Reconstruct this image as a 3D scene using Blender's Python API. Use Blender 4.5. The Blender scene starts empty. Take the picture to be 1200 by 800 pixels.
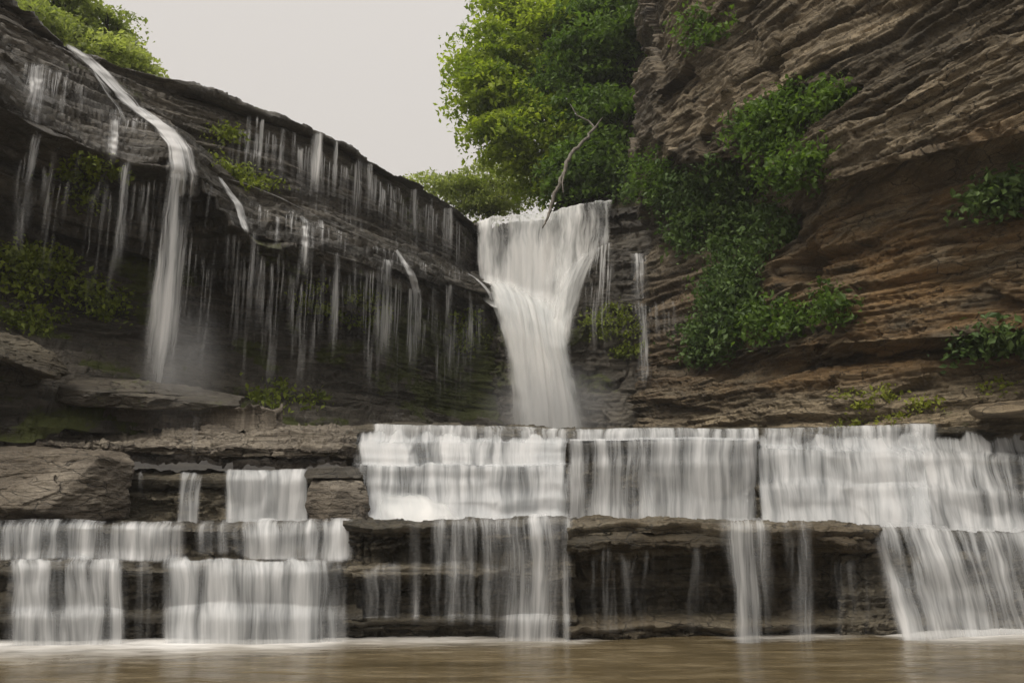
import bpy, math, random
import numpy as np
from mathutils import Vector
from mathutils.bvhtree import BVHTree

random.seed(7)
rng = np.random.default_rng(7)
SC = bpy.context.scene
COL = SC.collection

# ------------------------------------------------------------------ camera model
F = 900.0
PITCH = math.atan(190 / F)
ZC = 1.6
CT, ST = math.cos(PITCH), math.sin(PITCH)


def ray(px, py):
    cx, cy = (px - 600) / F, (400 - py) / F
    return np.array([cx, CT - cy * ST, ST + cy * CT])


def at(px, py, Y):
    """a photograph point at a given distance -> a place in the world (metres)"""
    d = ray(px, py)
    return np.array([0, 0, ZC]) + d * (Y / d[1])


def m_per_px(px, py, Y):
    return Y / ray(px, py)[1] / F


# ------------------------------------------------------------------ noise
def _h(ix, iy, iz, s):
    n = (ix.astype(np.int64) * 374761393 + iy.astype(np.int64) * 668265263 + iz.astype(np.int64) * 2147483647 + s * 974634777) & 0xFFFFFFFF
    n = ((n ^ (n >> 13)) * 1274126177) & 0xFFFFFFFF
    n = ((n ^ (n >> 16)) * 2246822519) & 0xFFFFFFFF
    n = n ^ (n >> 15)
    return (n & 0xFFFFFF) / float(0xFFFFFF)


def vnoise(x, y, z, s=0):
    """value noise 0..1"""
    x, y, z = np.broadcast_arrays(x, y, z)
    ix, iy, iz = np.floor(x), np.floor(y), np.floor(z)
    fx, fy, fz = x - ix, y - iy, z - iz
    fx, fy, fz = [f * f * f * (f * (f * 6 - 15) + 10) for f in (fx, fy, fz)]
    r = 0
    for dx in (0, 1):
        wx = fx if dx else 1 - fx
        for dy in (0, 1):
            wy = fy if dy else 1 - fy
            for dz in (0, 1):
                wz = fz if dz else 1 - fz
                r = r + wx * wy * wz * _h(ix + dx, iy + dy, iz + dz, s)
    return r


def fbm(x, y, z, o=4, s=0, g=0.5):
    a, t, r, k = 1.0, 0.0, 0.0, 1.0
    for i in range(o):
        r = r + a * vnoise(x * k + 11.3 * i, y * k - 7.1 * i, z * k + 3.7 * i, s + i)
        t += a
        a *= g
        k *= 2.03
    return r / t


def sstep(a, b, x):
    t = np.clip((x - a) / (b - a), 0, 1)
    return t * t * (3 - 2 * t)


# ------------------------------------------------------------------ mesh helpers
def link(name, me, parent=None):
    o = bpy.data.objects.new(name, me)
    COL.objects.link(o)
    if parent is not None:
        o.parent = parent
    return o


def tag(o, label=None, cat=None, group=None, kind=None):
    if label:
        o['label'] = label
    if cat:
        o['category'] = cat
    if group:
        o['group'] = group
    if kind:
        o['kind'] = kind
    return o


def raw_mesh(name, V, loops, starts, totals, mat, smooth=True, attrs=None, uv=None):
    me = bpy.data.meshes.new(name)
    V = np.ascontiguousarray(V, dtype=np.float32)
    me.vertices.add(len(V))
    me.vertices.foreach_set('co', V.ravel())
    loops = np.ascontiguousarray(loops, dtype=np.int32)
    me.loops.add(len(loops))
    me.loops.foreach_set('vertex_index', loops)
    me.polygons.add(len(starts))
    me.polygons.foreach_set('loop_start', np.ascontiguousarray(starts, dtype=np.int32))
    me.polygons.foreach_set('loop_total', np.ascontiguousarray(totals, dtype=np.int32))
    me.polygons.foreach_set('use_smooth', np.full(len(starts), smooth, dtype=bool))
    me.update(calc_edges=True)
    if attrs:
        for k, a in attrs.items():
            at_ = me.attributes.new(k, 'FLOAT', 'POINT')
            at_.data.foreach_set('value', np.ascontiguousarray(a, dtype=np.float32).ravel())
    if uv is not None:
        l = me.uv_layers.new(name='UVMap')
        l.data.foreach_set('uv', np.ascontiguousarray(uv[loops], dtype=np.float32).ravel())
    me.materials.append(mat)
    return me


def grid_faces(nu, nv, flip=False):
    i = np.arange(nu * nv).reshape(nu, nv)
    a, b, c, d = i[:-1, :-1], i[1:, :-1], i[1:, 1:], i[:-1, 1:]
    q = np.stack([a, b, c, d], -1).reshape(-1, 4)
    if flip:
        q = q[:, ::-1]
    return q


def grid_mesh(name, P, mat, attrs=None, uv=None, flip=False, smooth=True):
    nu, nv = P.shape[:2]
    q = grid_faces(nu, nv, flip)
    n = len(q)
    return raw_mesh(name, P.reshape(-1, 3), q.ravel(), np.arange(n) * 4, np.full(n, 4), mat, smooth,
                    {k: a.reshape(-1) for k, a in (attrs or {}).items()},
                    None if uv is None else uv.reshape(-1, 2))


def poly_mesh(name, V, Fc, mat, smooth=True, attrs=None):
    Fc = np.asarray(Fc)
    n, k = Fc.shape
    return raw_mesh(name, V, Fc.ravel(), np.arange(n) * k, np.full(n, k), mat, smooth, attrs)


def normals(P):
    du = np.gradient(P, axis=0)
    dv = np.gradient(P, axis=1)
    n = np.cross(du, dv)
    n /= np.linalg.norm(n, axis=-1, keepdims=True) + 1e-9
    return n


def gsmooth(A, k, axis):
    """small repeated box blur that keeps the ends"""
    for _ in range(k):
        B = A.copy()
        sl = [slice(None)] * A.ndim
        def S(a, b):
            s = list(sl)
            s[axis] = slice(a, b)
            return tuple(s)
        B[S(1, -1)] = 0.25 * A[S(0, -2)] + 0.5 * A[S(1, -1)] + 0.25 * A[S(2, None)]
        A = B
    return A


class Loft:
    """a rock face: columns of (px, py, distance) control points, top to bottom"""
    def __init__(self, cols, nu, nv, smooth_u=True, round_v=2, rowpow=None):
        C = np.array([[at(*p) for p in c] for c in cols])
        self.setup(C, nu, nv, smooth_u, round_v)

    def setup(self, C, nu, nv, smooth_u, round_v):
        n, m = C.shape[:2]
        seg = np.linalg.norm(np.diff(C, axis=0), axis=-1).mean(1)
        su = np.concatenate([[0], np.cumsum(seg)])
        t = np.linspace(0, su[-1], nu)
        k = np.clip(np.searchsorted(su, t, side='right') - 1, 0, n - 2)
        f = ((t - su[k]) / (su[k + 1] - su[k]))[:, None, None]
        p1, p2 = C[k], C[k + 1]
        if smooth_u and n > 2:
            p0, p3 = C[np.maximum(k - 1, 0)], C[np.minimum(k + 2, n - 1)]
            d1 = np.linalg.norm(p1 - p0, axis=-1, keepdims=True).mean(1, keepdims=True) + 1e-6
            # non-overshooting hermite
            L = (su[k + 1] - su[k])[:, None, None]
            Lp = np.where(k > 0, su[k] - su[np.maximum(k - 1, 0)], 1)[:, None, None]
            Ln = np.where(k < n - 2, su[np.minimum(k + 2, n - 1)] - su[k + 1], 1)[:, None, None]
            m1 = np.where((k > 0)[:, None, None], 0.5 * ((p1 - p0) / Lp + (p2 - p1) / L), (p2 - p1) / L) * L
            m2 = np.where((k < n - 2)[:, None, None], 0.5 * ((p2 - p1) / L + (p3 - p2) / Ln), (p2 - p1) / L) * L
            f2, f3 = f * f, f * f * f
            U = (2 * f3 - 3 * f2 + 1) * p1 + (f3 - 2 * f2 + f) * m1 + (-2 * f3 + 3 * f2) * p2 + (f3 - f2) * m2
        else:
            U = p1 * (1 - f) + p2 * f
        segv = np.linalg.norm(np.diff(U, axis=1), axis=-1).mean(0)
        segv = np.minimum(segv, 1.6 * np.median(segv) + 0.6)
        sv = np.concatenate([[0], np.cumsum(segv)])
        self.sv = sv / sv[-1]
        tv = np.linspace(0, sv[-1], nv)
        kv = np.clip(np.searchsorted(sv, tv, side='right') - 1, 0, m - 2)
        fv = ((tv - sv[kv]) / (sv[kv + 1] - sv[kv]))[None, :, None]
        P = U[:, kv] * (1 - fv) + U[:, kv + 1] * fv
        self.E = gsmooth(P, round_v, 1)          # the smooth envelope
        N = normals(self.E)
        to = np.array([0, 0, ZC]) - self.E
        if (N * to).sum(-1).mean() < 0:
            N = -N
            self.flip = True
        else:
            self.flip = False
        self.N = gsmooth(gsmooth(N, 6, 1), 6, 0)
        self.N /= np.linalg.norm(self.N, axis=-1, keepdims=True) + 1e-9


def wobble(loft, amp, seed, fx=1.3, zf=2.2):
    E = loft.E
    n = fbm(E[..., 0] * fx, E[..., 2] * zf, E[..., 0] * 0, 3, seed) - .5
    q = E[..., 0] * .9 + .5 * fbm(E[..., 0] * 2, E[..., 2] * 3, E[..., 0] * 0, 2, seed + 3)
    j = np.floor(q)
    b = _h(j, np.floor(E[..., 2] * 3.1), j * 0, seed + 5) - .5
    b2 = _h(j + 1, np.floor(E[..., 2] * 3.1), j * 0, seed + 5) - .5
    b = b + (b2 - b) * sstep(.8, 1, q - j)
    d = gsmooth(gsmooth(amp * (1.6 * n + .8 * b), 3, 0), 6, 1)
    k = 1 + d / E[..., 1]
    loft.E = np.stack([E[..., 0] * k, E[..., 1] + d, E[..., 2] + .25 * d * (np.abs(loft.N[..., 2]) > .5)], -1)
    return loft


def strata(P, beds, warp=0.25, seed=0, dip=(0, 0), along=(0.7, -0.7)):
    """depth (>=0) of the weathering cut into bedded rock, and a tone for each bed.
    beds: list of (thickness, amplitude, meander, joint_len)"""
    X, Y, Z = P[..., 0], P[..., 1], P[..., 2]
    zz = Z + dip[0] * X + dip[1] * Y + warp * (fbm(X * .35, Y * .35, Z * .5, 3, seed) - .5)
    s = along[0] * X + along[1] * Y
    D = np.zeros_like(X)
    T = np.zeros_like(X)
    for b, (th, amp, mea, jl) in enumerate(beds):
        q = zz / th + 3.3 * b + 0.5 * (vnoise(X * .5, Y * .5, Z * 0, seed + 40 + b))
        # beds of uneven thickness
        q = q + 0.35 * np.sin(q * 1.7 + b) + .2 * np.sin(q * 4.1)
        i = np.floor(q)
        f = q - i
        def layer(ii):
            r = fbm(X * mea, Y * mea, ii * 7.77, 3, seed + 5 * b)
            r = r * .65 + .35 * _h(ii, ii * 0, ii * 0, seed + 9 + b)
            if jl:
                # joint blocks
                qq = s / jl + 5.5 * _h(ii, ii * 0, ii * 0, seed + 2) + .6 * vnoise(X * 1.3, Y * 1.3, Z * 2.2, seed + 3)
                j = np.floor(qq)
                g = qq - j
                r = r * .6 + .4 * _h(ii, j, ii * 0, seed + 4)
                r = r + .5 * np.exp(-(np.minimum(g, 1 - g) * jl / .03) ** 2)
            return r
        r0 = layer(i)
        r1 = layer(i + 1)
        w = sstep(.86, 1.0, f)
        r = r0 * (1 - w) + r1 * w
        groove = np.exp(-((f - .93) / .06) ** 2) * (.25 + .5 * vnoise(X * .9, Y * .9, i * 3.1, seed + 31))
        D += amp * (r + .55 * groove)
        T += amp * (_h(i, i * 0, i * 0, seed + 77) - .3 * groove)
    return D, T / sum(b[1] for b in beds)


def facets(P, scale, seed, stretch=(1, 1, 1)):
    """broken rock: every cell of a jittered grid is a flat chip with its own tilt; returns depth about -1..1"""
    Q = P / scale / np.array(stretch)
    Q = Q + .35 * (np.stack([vnoise(Q[..., 0] * 1.5, Q[..., 1] * 1.5, Q[..., 2] * 1.5, seed + k) for k in range(3)], -1) - .5)
    I = np.floor(Q)
    best = np.full(Q.shape[:-1], 1e9)
    val = np.zeros_like(best)
    for dx in (-1, 0, 1):
        for dy in (-1, 0, 1):
            for dz in (-1, 0, 1):
                c = I + np.array([dx, dy, dz])
                h = [_h(c[..., 0], c[..., 1], c[..., 2], seed + 10 + k) for k in range(7)]
                dlt = Q - (c + np.stack(h[:3], -1))
                d = (dlt ** 2).sum(-1)
                v = (dlt[..., 0] * (h[3] - .5) + dlt[..., 1] * (h[4] - .5) + dlt[..., 2] * (h[5] - .5)) * 1.6 + (h[6] - .5) * .9
                m = d < best
                best = np.where(m, d, best)
                val = np.where(m, v, val)
    return val


ROCKS = []   # (BVHTree) of the rock surfaces, used to stand plants and water on them


def add_bvh(P, step=2):
    Q = P[::step, ::step]
    q = grid_faces(Q.shape[0], Q.shape[1])
    ROCKS.append(BVHTree.FromPolygons([tuple(v) for v in Q.reshape(-1, 3).tolist()], q.tolist()))


def hit(px, py):
    o = Vector((0, 0, ZC))
    d = Vector(ray(px, py)).normalized()
    best = None
    for t in ROCKS:
        r = t.ray_cast(o, d)
        if r[0] is not None and (best is None or r[3] < best[2]):
            n = r[1] if r[1].dot(d) < 0 else -r[1]
            best = (np.array(r[0]), np.array(n), r[3])
    return best


# ------------------------------------------------------------------ node helpers
class NT:
    def __init__(self, name):
        self.m = bpy.data.materials.new(name)
        self.m.use_nodes = True
        self.t = self.m.node_tree
        self.t.nodes.clear()
        self.out = self.n('ShaderNodeOutputMaterial')

    def n(self, typ, **kw):
        nd = self.t.nodes.new(typ)
        for k, v in kw.items():
            setattr(nd, k, v)
        return nd

    def l(self, a, b):
        self.t.links.new(a, b)

    def val(self, sock, v):
        if hasattr(v, 'links') or isinstance(v, bpy.types.NodeSocket):
            self.l(v, sock)
        else:
            sock.default_value = v

    def math(self, op, a, b=0.0, c=0.0, clamp=False):
        nd = self.n('ShaderNodeMath', operation=op, use_clamp=clamp)
        for k, v in enumerate((a, b, c)):
            self.val(nd.inputs[k], v)
        return nd.outputs[0]

    def attr(self, name):
        return self.n('ShaderNodeAttribute', attribute_name=name).outputs['Fac']

    def mapping(self, vec, scale, loc=(0, 0, 0)):
        nd = self.n('ShaderNodeMapping')
        self.l(vec, nd.inputs[0])
        nd.inputs['Scale'].default_value = scale
        nd.inputs['Location'].default_value = loc
        return nd.outputs[0]

    def noise(self, vec, scale, detail=4, rough=.55, dist=0.0):
        nd = self.n('ShaderNodeTexNoise')
        self.l(vec, nd.inputs['Vector'])
        nd.inputs['Scale'].default_value = scale
        nd.inputs['Detail'].default_value = detail
        nd.inputs['Roughness'].default_value = rough
        nd.inputs['Distortion'].default_value = dist
        return nd.outputs['Fac']

    def ramp(self, fac, stops, interp='LINEAR'):
        nd = self.n('ShaderNodeValToRGB')
        nd.color_ramp.interpolation = interp
        e = nd.color_ramp.elements
        while len(e) > 1:
            e.remove(e[-1])
        e[0].position = stops[0][0]
        e[0].color = tuple(stops[0][1]) + (1,)
        for p, c in stops[1:]:
            x = e.new(p)
            x.color = tuple(c) + (1,)
        self.l(fac, nd.inputs[0])
        return nd.outputs[0]

    def mix(self, fac, a, b, blend='MIX'):
        nd = self.n('ShaderNodeMix', data_type='RGBA', blend_type=blend)
        self.val(nd.inputs[0], fac)
        self.val(nd.inputs[6], a if not isinstance(a, tuple) else tuple(a) + (1,))
        self.val(nd.inputs[7], b if not isinstance(b, tuple) else tuple(b) + (1,))
        return nd.outputs[2]

    def mrange(self, x, a, b, c=0.0, d=1.0, smooth=False):
        nd = self.n('ShaderNodeMapRange', interpolation_type='SMOOTHSTEP' if smooth else 'LINEAR')
        for k, v in enumerate((x, a, b, c, d)):
            self.val(nd.inputs[k], v)
        return nd.outputs[0]

    def bump(self, h, strength, dist, normal=None):
        nd = self.n('ShaderNodeBump')
        nd.inputs['Strength'].default_value = strength
        nd.inputs['Distance'].default_value = dist
        self.l(h, nd.inputs['Height'])
        if normal is not None:
            self.l(normal, nd.inputs['Normal'])
        return nd.outputs[0]

    def pos(self):
        return self.n('ShaderNodeNewGeometry').outputs['Position']


def rock_material(name, dark, mid, light, ochre, moss_col=(.035, .045, .012), rough=.75, wet=.0, speck=.35):
    t = NT(name)
    p = t.pos()
    tone = t.attr('tone')
    n1 = t.noise(p, .9, 6, .6)
    n2 = t.noise(t.mapping(p, (.8, .8, 7.0)), 1.6, 6, .65, .3)       # bedding
    n3 = t.noise(p, 14, 6, .7)
    lam = t.noise(t.mapping(p, (1.2, 1.2, 26.0)), 1.0, 5, .7, .25)
    n4 = t.noise(p, 55, 3, .7)
    k = t.math('MULTIPLY_ADD', tone, .45, t.math('MULTIPLY_ADD', n2, .55, t.math('MULTIPLY_ADD', n1, .5, t.math('MULTIPLY', n3, .35))))
    k = t.mrange(k, .58, 1.22)
    col = t.ramp(k, [(0, dark), (.45, mid), (.8, light), (1, tuple(min(1, c * 1.25) for c in light))])
    och = t.mrange(t.noise(t.mapping(p, (.5, .5, 1.6), (3, 8, 1)), 1.1, 5, .6), .40, .62)
    och = t.math('MULTIPLY', och, t.attr('ochre'))
    col = t.mix(och, col, t.mix(n3, tuple(c * .55 for c in ochre), ochre))
    col = t.mix(t.mrange(lam, .30, .48, .62, 0), col, tuple(c * .5 for c in dark))
    # grain, lichen specks
    col = t.mix(t.mrange(n4, .35, .7, 0, speck), col, tuple(c * .35 for c in dark))
    lich = t.mrange(t.noise(p, 26, 4, .75), .62, .7, 0, .5)
    lich = t.math('MULTIPLY', lich, t.mrange(n1, .45, .62))
    col = t.mix(lich, col, tuple(min(1, c * 1.5) for c in light))
    vo = t.n('ShaderNodeTexVoronoi', feature='DISTANCE_TO_EDGE')
    t.l(t.mapping(t.n('ShaderNodeVectorMath', operation='ADD').outputs[0], (1, 1, 1)), vo.inputs['Vector'])
    va = vo.inputs['Vector'].links[0].from_node.inputs[0].links[0].from_node
    dn = t.n('ShaderNodeTexNoise')
    t.l(p, dn.inputs['Vector'])
    dn.inputs['Scale'].default_value = 2.5
    dn.inputs['Detail'].default_value = 4
    ds = t.n('ShaderNodeVectorMath', operation='SCALE')
    t.l(dn.outputs['Color'], ds.inputs[0])
    ds.inputs['Scale'].default_value = .5
    t.l(t.mapping(p, (1.1, 1.1, 4.5)), va.inputs[0])
    t.l(ds.outputs[0], va.inputs[1])
    vo.inputs['Scale'].default_value = 1.6
    crack = t.mrange(vo.outputs['Distance'], .0, .035, 1, 0)
    crack = t.math('MULTIPLY', crack, t.mrange(n1, .42, .55))
    col = t.mix(t.math('MULTIPLY', crack, .8), col, tuple(c * .3 for c in dark))
    g2 = t.noise(p, 130, 2, .6)
    col = t.mix(t.mrange(g2, .42, .68, 0, .45), col, t.mix(1.0, col, (1.9, 1.85, 1.75), 'MULTIPLY'))
    col = t.mix(t.mrange(g2, .56, .36, 0, .5), col, t.mix(1.0, col, (.35, .34, .33), 'MULTIPLY'))
    # moss where the mesh says so
    mo = t.math('ADD', t.attr('moss'), t.math('MULTIPLY', t.math('SUBTRACT', t.noise(p, 5, 6, .7), .5), 1.3))
    mo = t.mrange(mo, .52, .72)
    mcol = t.mix(t.noise(p, 19, 4, .7), tuple(c * .45 for c in moss_col), tuple(c * 1.7 for c in moss_col))
    col = t.mix(mo, col, mcol)
    wetn = t.math('MULTIPLY', t.attr('wet'), 1.0)
    col = t.mix(t.math('MULTIPLY', wetn, .55), col, t.mix(1.0, col, (.22, .21, .21), 'MULTIPLY'))
    b = t.n('ShaderNodeBsdfPrincipled')
    t.l(col, b.inputs['Base Color'])
    r = t.math('SUBTRACT', t.math('MULTIPLY_ADD', n3, .25, rough - .1), t.math('MULTIPLY', t.math('MULTIPLY', wetn, t.math('SUBTRACT', 1.0, mo)), wet))
    t.l(r, b.inputs['Roughness'])
    b.inputs['Specular IOR Level'].default_value = .45
    h = t.math('ADD', t.math('MULTIPLY', t.noise(t.mapping(p, (1, 1, 4)), 5, 8, .7), .6), t.math('MULTIPLY', t.noise(p, 22, 6, .75), .4))
    nb = t.bump(h, .9, .07)
    nb = t.bump(lam, .8, .035, nb)
    nb = t.bump(t.math('SUBTRACT', 1.0, crack), .7, .03, nb)
    nb = t.bump(t.math('ADD', n4, t.math('MULTIPLY', mo, t.noise(p, 70, 2, .6))), .55, .015, nb)
    t.l(nb, b.inputs['Normal'])
    t.l(b.outputs[0], t.out.inputs[0])
    return t.m


M_WETROCK = rock_material('wet dark rock', (.022, .019, .014), (.068, .058, .042), (.18, .158, .122), (.09, .06, .03),
                          moss_col=(.075, .088, .014), wet=.42)
M_CLIFF = rock_material('brown cliff rock', (.024, .019, .012), (.120, .095, .060), (.31, .25, .165), (.36, .215, .085),
                        moss_col=(.05, .07, .015), wet=.3)
M_LEDGE = rock_material('ledge rock', (.019, .016, .010), (.066, .055, .033), (.20, .172, .120), (.14, .09, .04),
                        moss_col=(.055, .055, .014), wet=.4)
M_SLAB = rock_material('pale slab rock', (.045, .037, .028), (.13, .108, .082), (.27, .235, .185), (.18, .13, .07),
                       moss_col=(.05, .05, .016), wet=.4)


def water_material(name, freq=1.0, contrast=2.6, white=(.84, .83, .82), transl=.4, warp=.34, w0=1.1):
    t = NT(name)
    uv0 = t.n('ShaderNodeUVMap', uv_map='UVMap').outputs[0]
    wv = t.math('MULTIPLY', t.math('SUBTRACT', t.noise(t.mapping(uv0, (2.0, 1.1, 1)), 1.0, 2, .5), .5), warp)
    cb = t.n('ShaderNodeCombineXYZ')
    t.l(wv, cb.inputs[0])
    va = t.n('ShaderNodeVectorMath', operation='ADD')
    t.l(uv0, va.inputs[0])
    t.l(cb.outputs[0], va.inputs[1])
    uv = va.outputs[0]
    dens = t.attr('dens')
    soft = t.attr('soft')
    n0 = t.noise(t.mapping(uv, (1.7 * freq, .35, 1), (7, 0, 0)), 1.0, 2, .5)
    n1 = t.noise(t.mapping(uv, (6 * freq, .55, 1)), 1.0, 3, .55, .1)
    n2 = t.noise(t.mapping(uv, (24 * freq, .9, 1), (3, 5, 0)), 1.0, 3, .6, .1)
    n3 = t.noise(t.mapping(uv, (70 * freq, .5, 1), (9, 5, 0)), 1.0, 2, .6)
    fine = t.mrange(soft, 0, 1, .55, .12)
    s = t.math('MULTIPLY_ADD', t.math('SUBTRACT', n0, .5), w0, t.math('MULTIPLY', t.math('SUBTRACT', n1, .5), 1.0))
    s = t.math('MULTIPLY_ADD', t.math('SUBTRACT', n2, .5), fine, s)
    s = t.math('MULTIPLY_ADD', t.math('SUBTRACT', n3, .5), t.math('MULTIPLY', fine, .35), s)                       # about -.4 .. .4
    con = t.mrange(soft, 0, 1, contrast, contrast * .35)
    a = t.math('ADD', t.math('MULTIPLY', s, con), dens)
    a = t.mrange(a, 0.0, 1.0, 0.0, 1.0, True)
    a = t.math('MULTIPLY', a, t.mrange(dens, 0.0, .4, 0, 1, True))
    a = t.math('MULTIPLY', a, .95)
    col = t.mix(t.mrange(s, -.3, .3), tuple(c * .72 for c in (white[0] * .96, white[1], white[2] * 1.03)), white)
    d = t.n('ShaderNodeBsdfDiffuse')
    tr = t.n('ShaderNodeBsdfTranslucent')
    t.l(col, d.inputs[0])
    t.l(col, tr.inputs[0])
    hb = t.math('MULTIPLY_ADD', n1, .6, t.math('MULTIPLY', n2, .4))
    bm = t.bump(hb, .35, .05)
    t.l(bm, d.inputs['Normal'])
    mx = t.n('ShaderNodeMixShader')
    mx.inputs[0].default_value = transl
    t.l(d.outputs[0], mx.inputs[1])
    t.l(tr.outputs[0], mx.inputs[2])
    tp = t.n('ShaderNodeBsdfTransparent')
    m2 = t.n('ShaderNodeMixShader')
    t.l(a, m2.inputs[0])
    t.l(tp.outputs[0], m2.inputs[1])
    t.l(mx.outputs[0], m2.inputs[2])
    t.l(m2.outputs[0], t.out.inputs[0])
    return t.m


M_FALL = water_material('silky falling water', .6, 1.6, (.94, .93, .91), warp=.24)
M_CURTAIN = water_material('water curtain', 1.0, 2.0, (.80, .80, .80), warp=.2)
M_VEIL = water_material('hair-thin water veil', 2.6, 4.2, warp=.06, w0=.35)
M_TRICKLE = water_material('thin water trickle', 1.6, 2.4, warp=.12)


def leaf_material(name, c0, c1, trans=.45):
    t = NT(name)
    p = t.pos()
    tone = t.attr('tone')
    f = t.math('MULTIPLY_ADD', tone, .75, t.math('MULTIPLY', t.noise(p, 1.3, 3, .6), .5))
    col = t.ramp(f, [(.1, c0), (.95, c1)])
    d = t.n('ShaderNodeBsdfPrincipled')
    t.l(col, d.inputs['Base Color'])
    d.inputs['Roughness'].default_value = .5
    d.inputs['Specular IOR Level'].default_value = .3
    tr = t.n('ShaderNodeBsdfTranslucent')
    t.l(t.mix(1.0, col, (1.2, 1.25, .6), 'MULTIPLY'), tr.inputs[0])
    mx = t.n('ShaderNodeMixShader')
    mx.inputs[0].default_value = trans
    t.l(d.outputs[0], mx.inputs[1])
    t.l(tr.outputs[0], mx.inputs[2])
    t.l(mx.outputs[0], t.out.inputs[0])
    return t.m


M_LEAF = leaf_material('bright green leaves', (.075, .13, .014), (.38, .46, .06), .55)
M_LEAF_PALE = leaf_material('pale green leaves', (.13, .17, .05), (.38, .43, .15), .55)
M_LEAF_DARK = leaf_material('dark green leaves', (.034, .072, .014), (.15, .24, .045), .5)
M_LEAF_SHRUB = leaf_material('shrub leaves', (.030, .066, .018), (.135, .205, .062), .35)
M_LEAF_MOSS = leaf_material('mossy fronds', (.065, .090, .014), (.25, .30, .045), .35)
M_LEAF_LIME = leaf_material('lime green leaves', (.13, .16, .02), (.30, .33, .05), .4)


def bark_material(name, c0, c1):
    t = NT(name)
    p = t.pos()
    n = t.noise(t.mapping(p, (6, 6, 1.5)), 2, 6, .7)
    b = t.n('ShaderNodeBsdfPrincipled')
    t.l(t.ramp(n, [(.3, c0), (.7, c1)]), b.inputs['Base Color'])
    b.inputs['Roughness'].default_value = .85
    t.l(t.bump(n, .8, .03), b.inputs['Normal'])
    t.l(b.outputs[0], t.out.inputs[0])
    return t.m


M_BARK = bark_material('bark', (.02, .016, .012), (.075, .062, .048))
M_DEADWOOD = bark_material('bleached dead wood', (.06, .055, .045), (.24, .215, .18))


# ------------------------------------------------------------------ rock builders
def rock(name, loft, mat, beds, seed, label, rough=.06, warp=.25, dip=(0, 0), along=(.7, -.7), wet=0.0, moss=0.0,
         ochre=0.0, moss_fn=None, wet_fn=None, extra=None, fine=.02, bias=-.1, kind='structure', cat='rock ledge',
         amount=None, och_fn=None, facet=None, terr=None, flatn=None):
    E, N = loft.E, loft.N
    if terr is not None:
        th, st = terr
        for k, (t_, s_) in enumerate(((th, st), (th * .31, st * .8))):
            q = E[..., 2] / t_ + .9 * fbm(E[..., 0] * .5, E[..., 1] * .5, E[..., 2] * .1, 4, seed + 130 + k)
            i = np.floor(q)
            f = q - i
            dz = (sstep(.62, .95, f) - f) * t_ * s_
            m = sstep(.25, .6, np.abs(N[..., 2]))
            E = E + np.stack([0 * dz, 0 * dz, dz * m], -1)
    if flatn is not None:
        N = N * np.array([1, 1, flatn])
        N = N / (np.linalg.norm(N, axis=-1, keepdims=True) + 1e-6)
    D, T = strata(E, beds, warp, seed, dip, along)
    X, Y, Z = E[..., 0], E[..., 1], E[..., 2]
    big = fbm(X * .6, Y * .6, Z * .9, 4, seed + 50)
    D = D + rough * 2 * (big - .35)
    if terr is not None:
        D = D * (1 - .75 * sstep(.35, .75, np.abs(loft.N[..., 2])))
    if facet is not None:
        for sc_f, am_f, st_f in facet:
            D = D + am_f * (facets(E, sc_f, seed + 80, st_f) + .3)
    D = D + fine * 2 * fbm(X * 5, Y * 5, Z * 9, 4, seed + 60) + fine * .8 * fbm(X * 17, Y * 17, Z * 30, 3, seed + 61)
    D = D + bias * sum(b[1] for b in beds)
    if amount is not None:
        D = D * amount
    if extra is not None:
        D = D + extra(E)
    if terr is None and cat == 'rock ledge':
        ef = fbm(X * 3.1, Y * 3.1, Z * 5, 3, seed + 64)
        D = D * (1 - .72 * sstep(.5, .9, np.abs(loft.N[..., 2]))) + .05 * (facets(E, .14, seed + 66, (2, 2, .5)) * .6 + (ef - .5) * 1.2)
    P = E - N * D[..., None]
    n2 = normals(P)
    if loft.flip:
        n2 = -n2
    up = np.clip(n2[..., 2], 0, 1)
    mo = moss * (.55 + .6 * up) * (.4 + .9 * fbm(X * .8, Y * .8, Z * .8, 4, seed + 70))
    if moss_fn is not None:
        mo = mo + moss_fn(P)
    wt = np.full_like(X, wet)
    if wet_fn is not None:
        wt = np.clip(wt + wet_fn(P), 0, 1)
    oc = np.full_like(X, ochre)
    if och_fn is not None:
        oc = np.clip(oc + och_fn(P), 0, 1)
    me = grid_mesh(name, P, mat, {'tone': T, 'moss': mo, 'wet': wt, 'ochre': oc}, flip=loft.flip)
    o = link(name, me)
    tag(o, label, cat, kind=kind)
    loft.P = P
    add_bvh(P)
    return o


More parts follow.
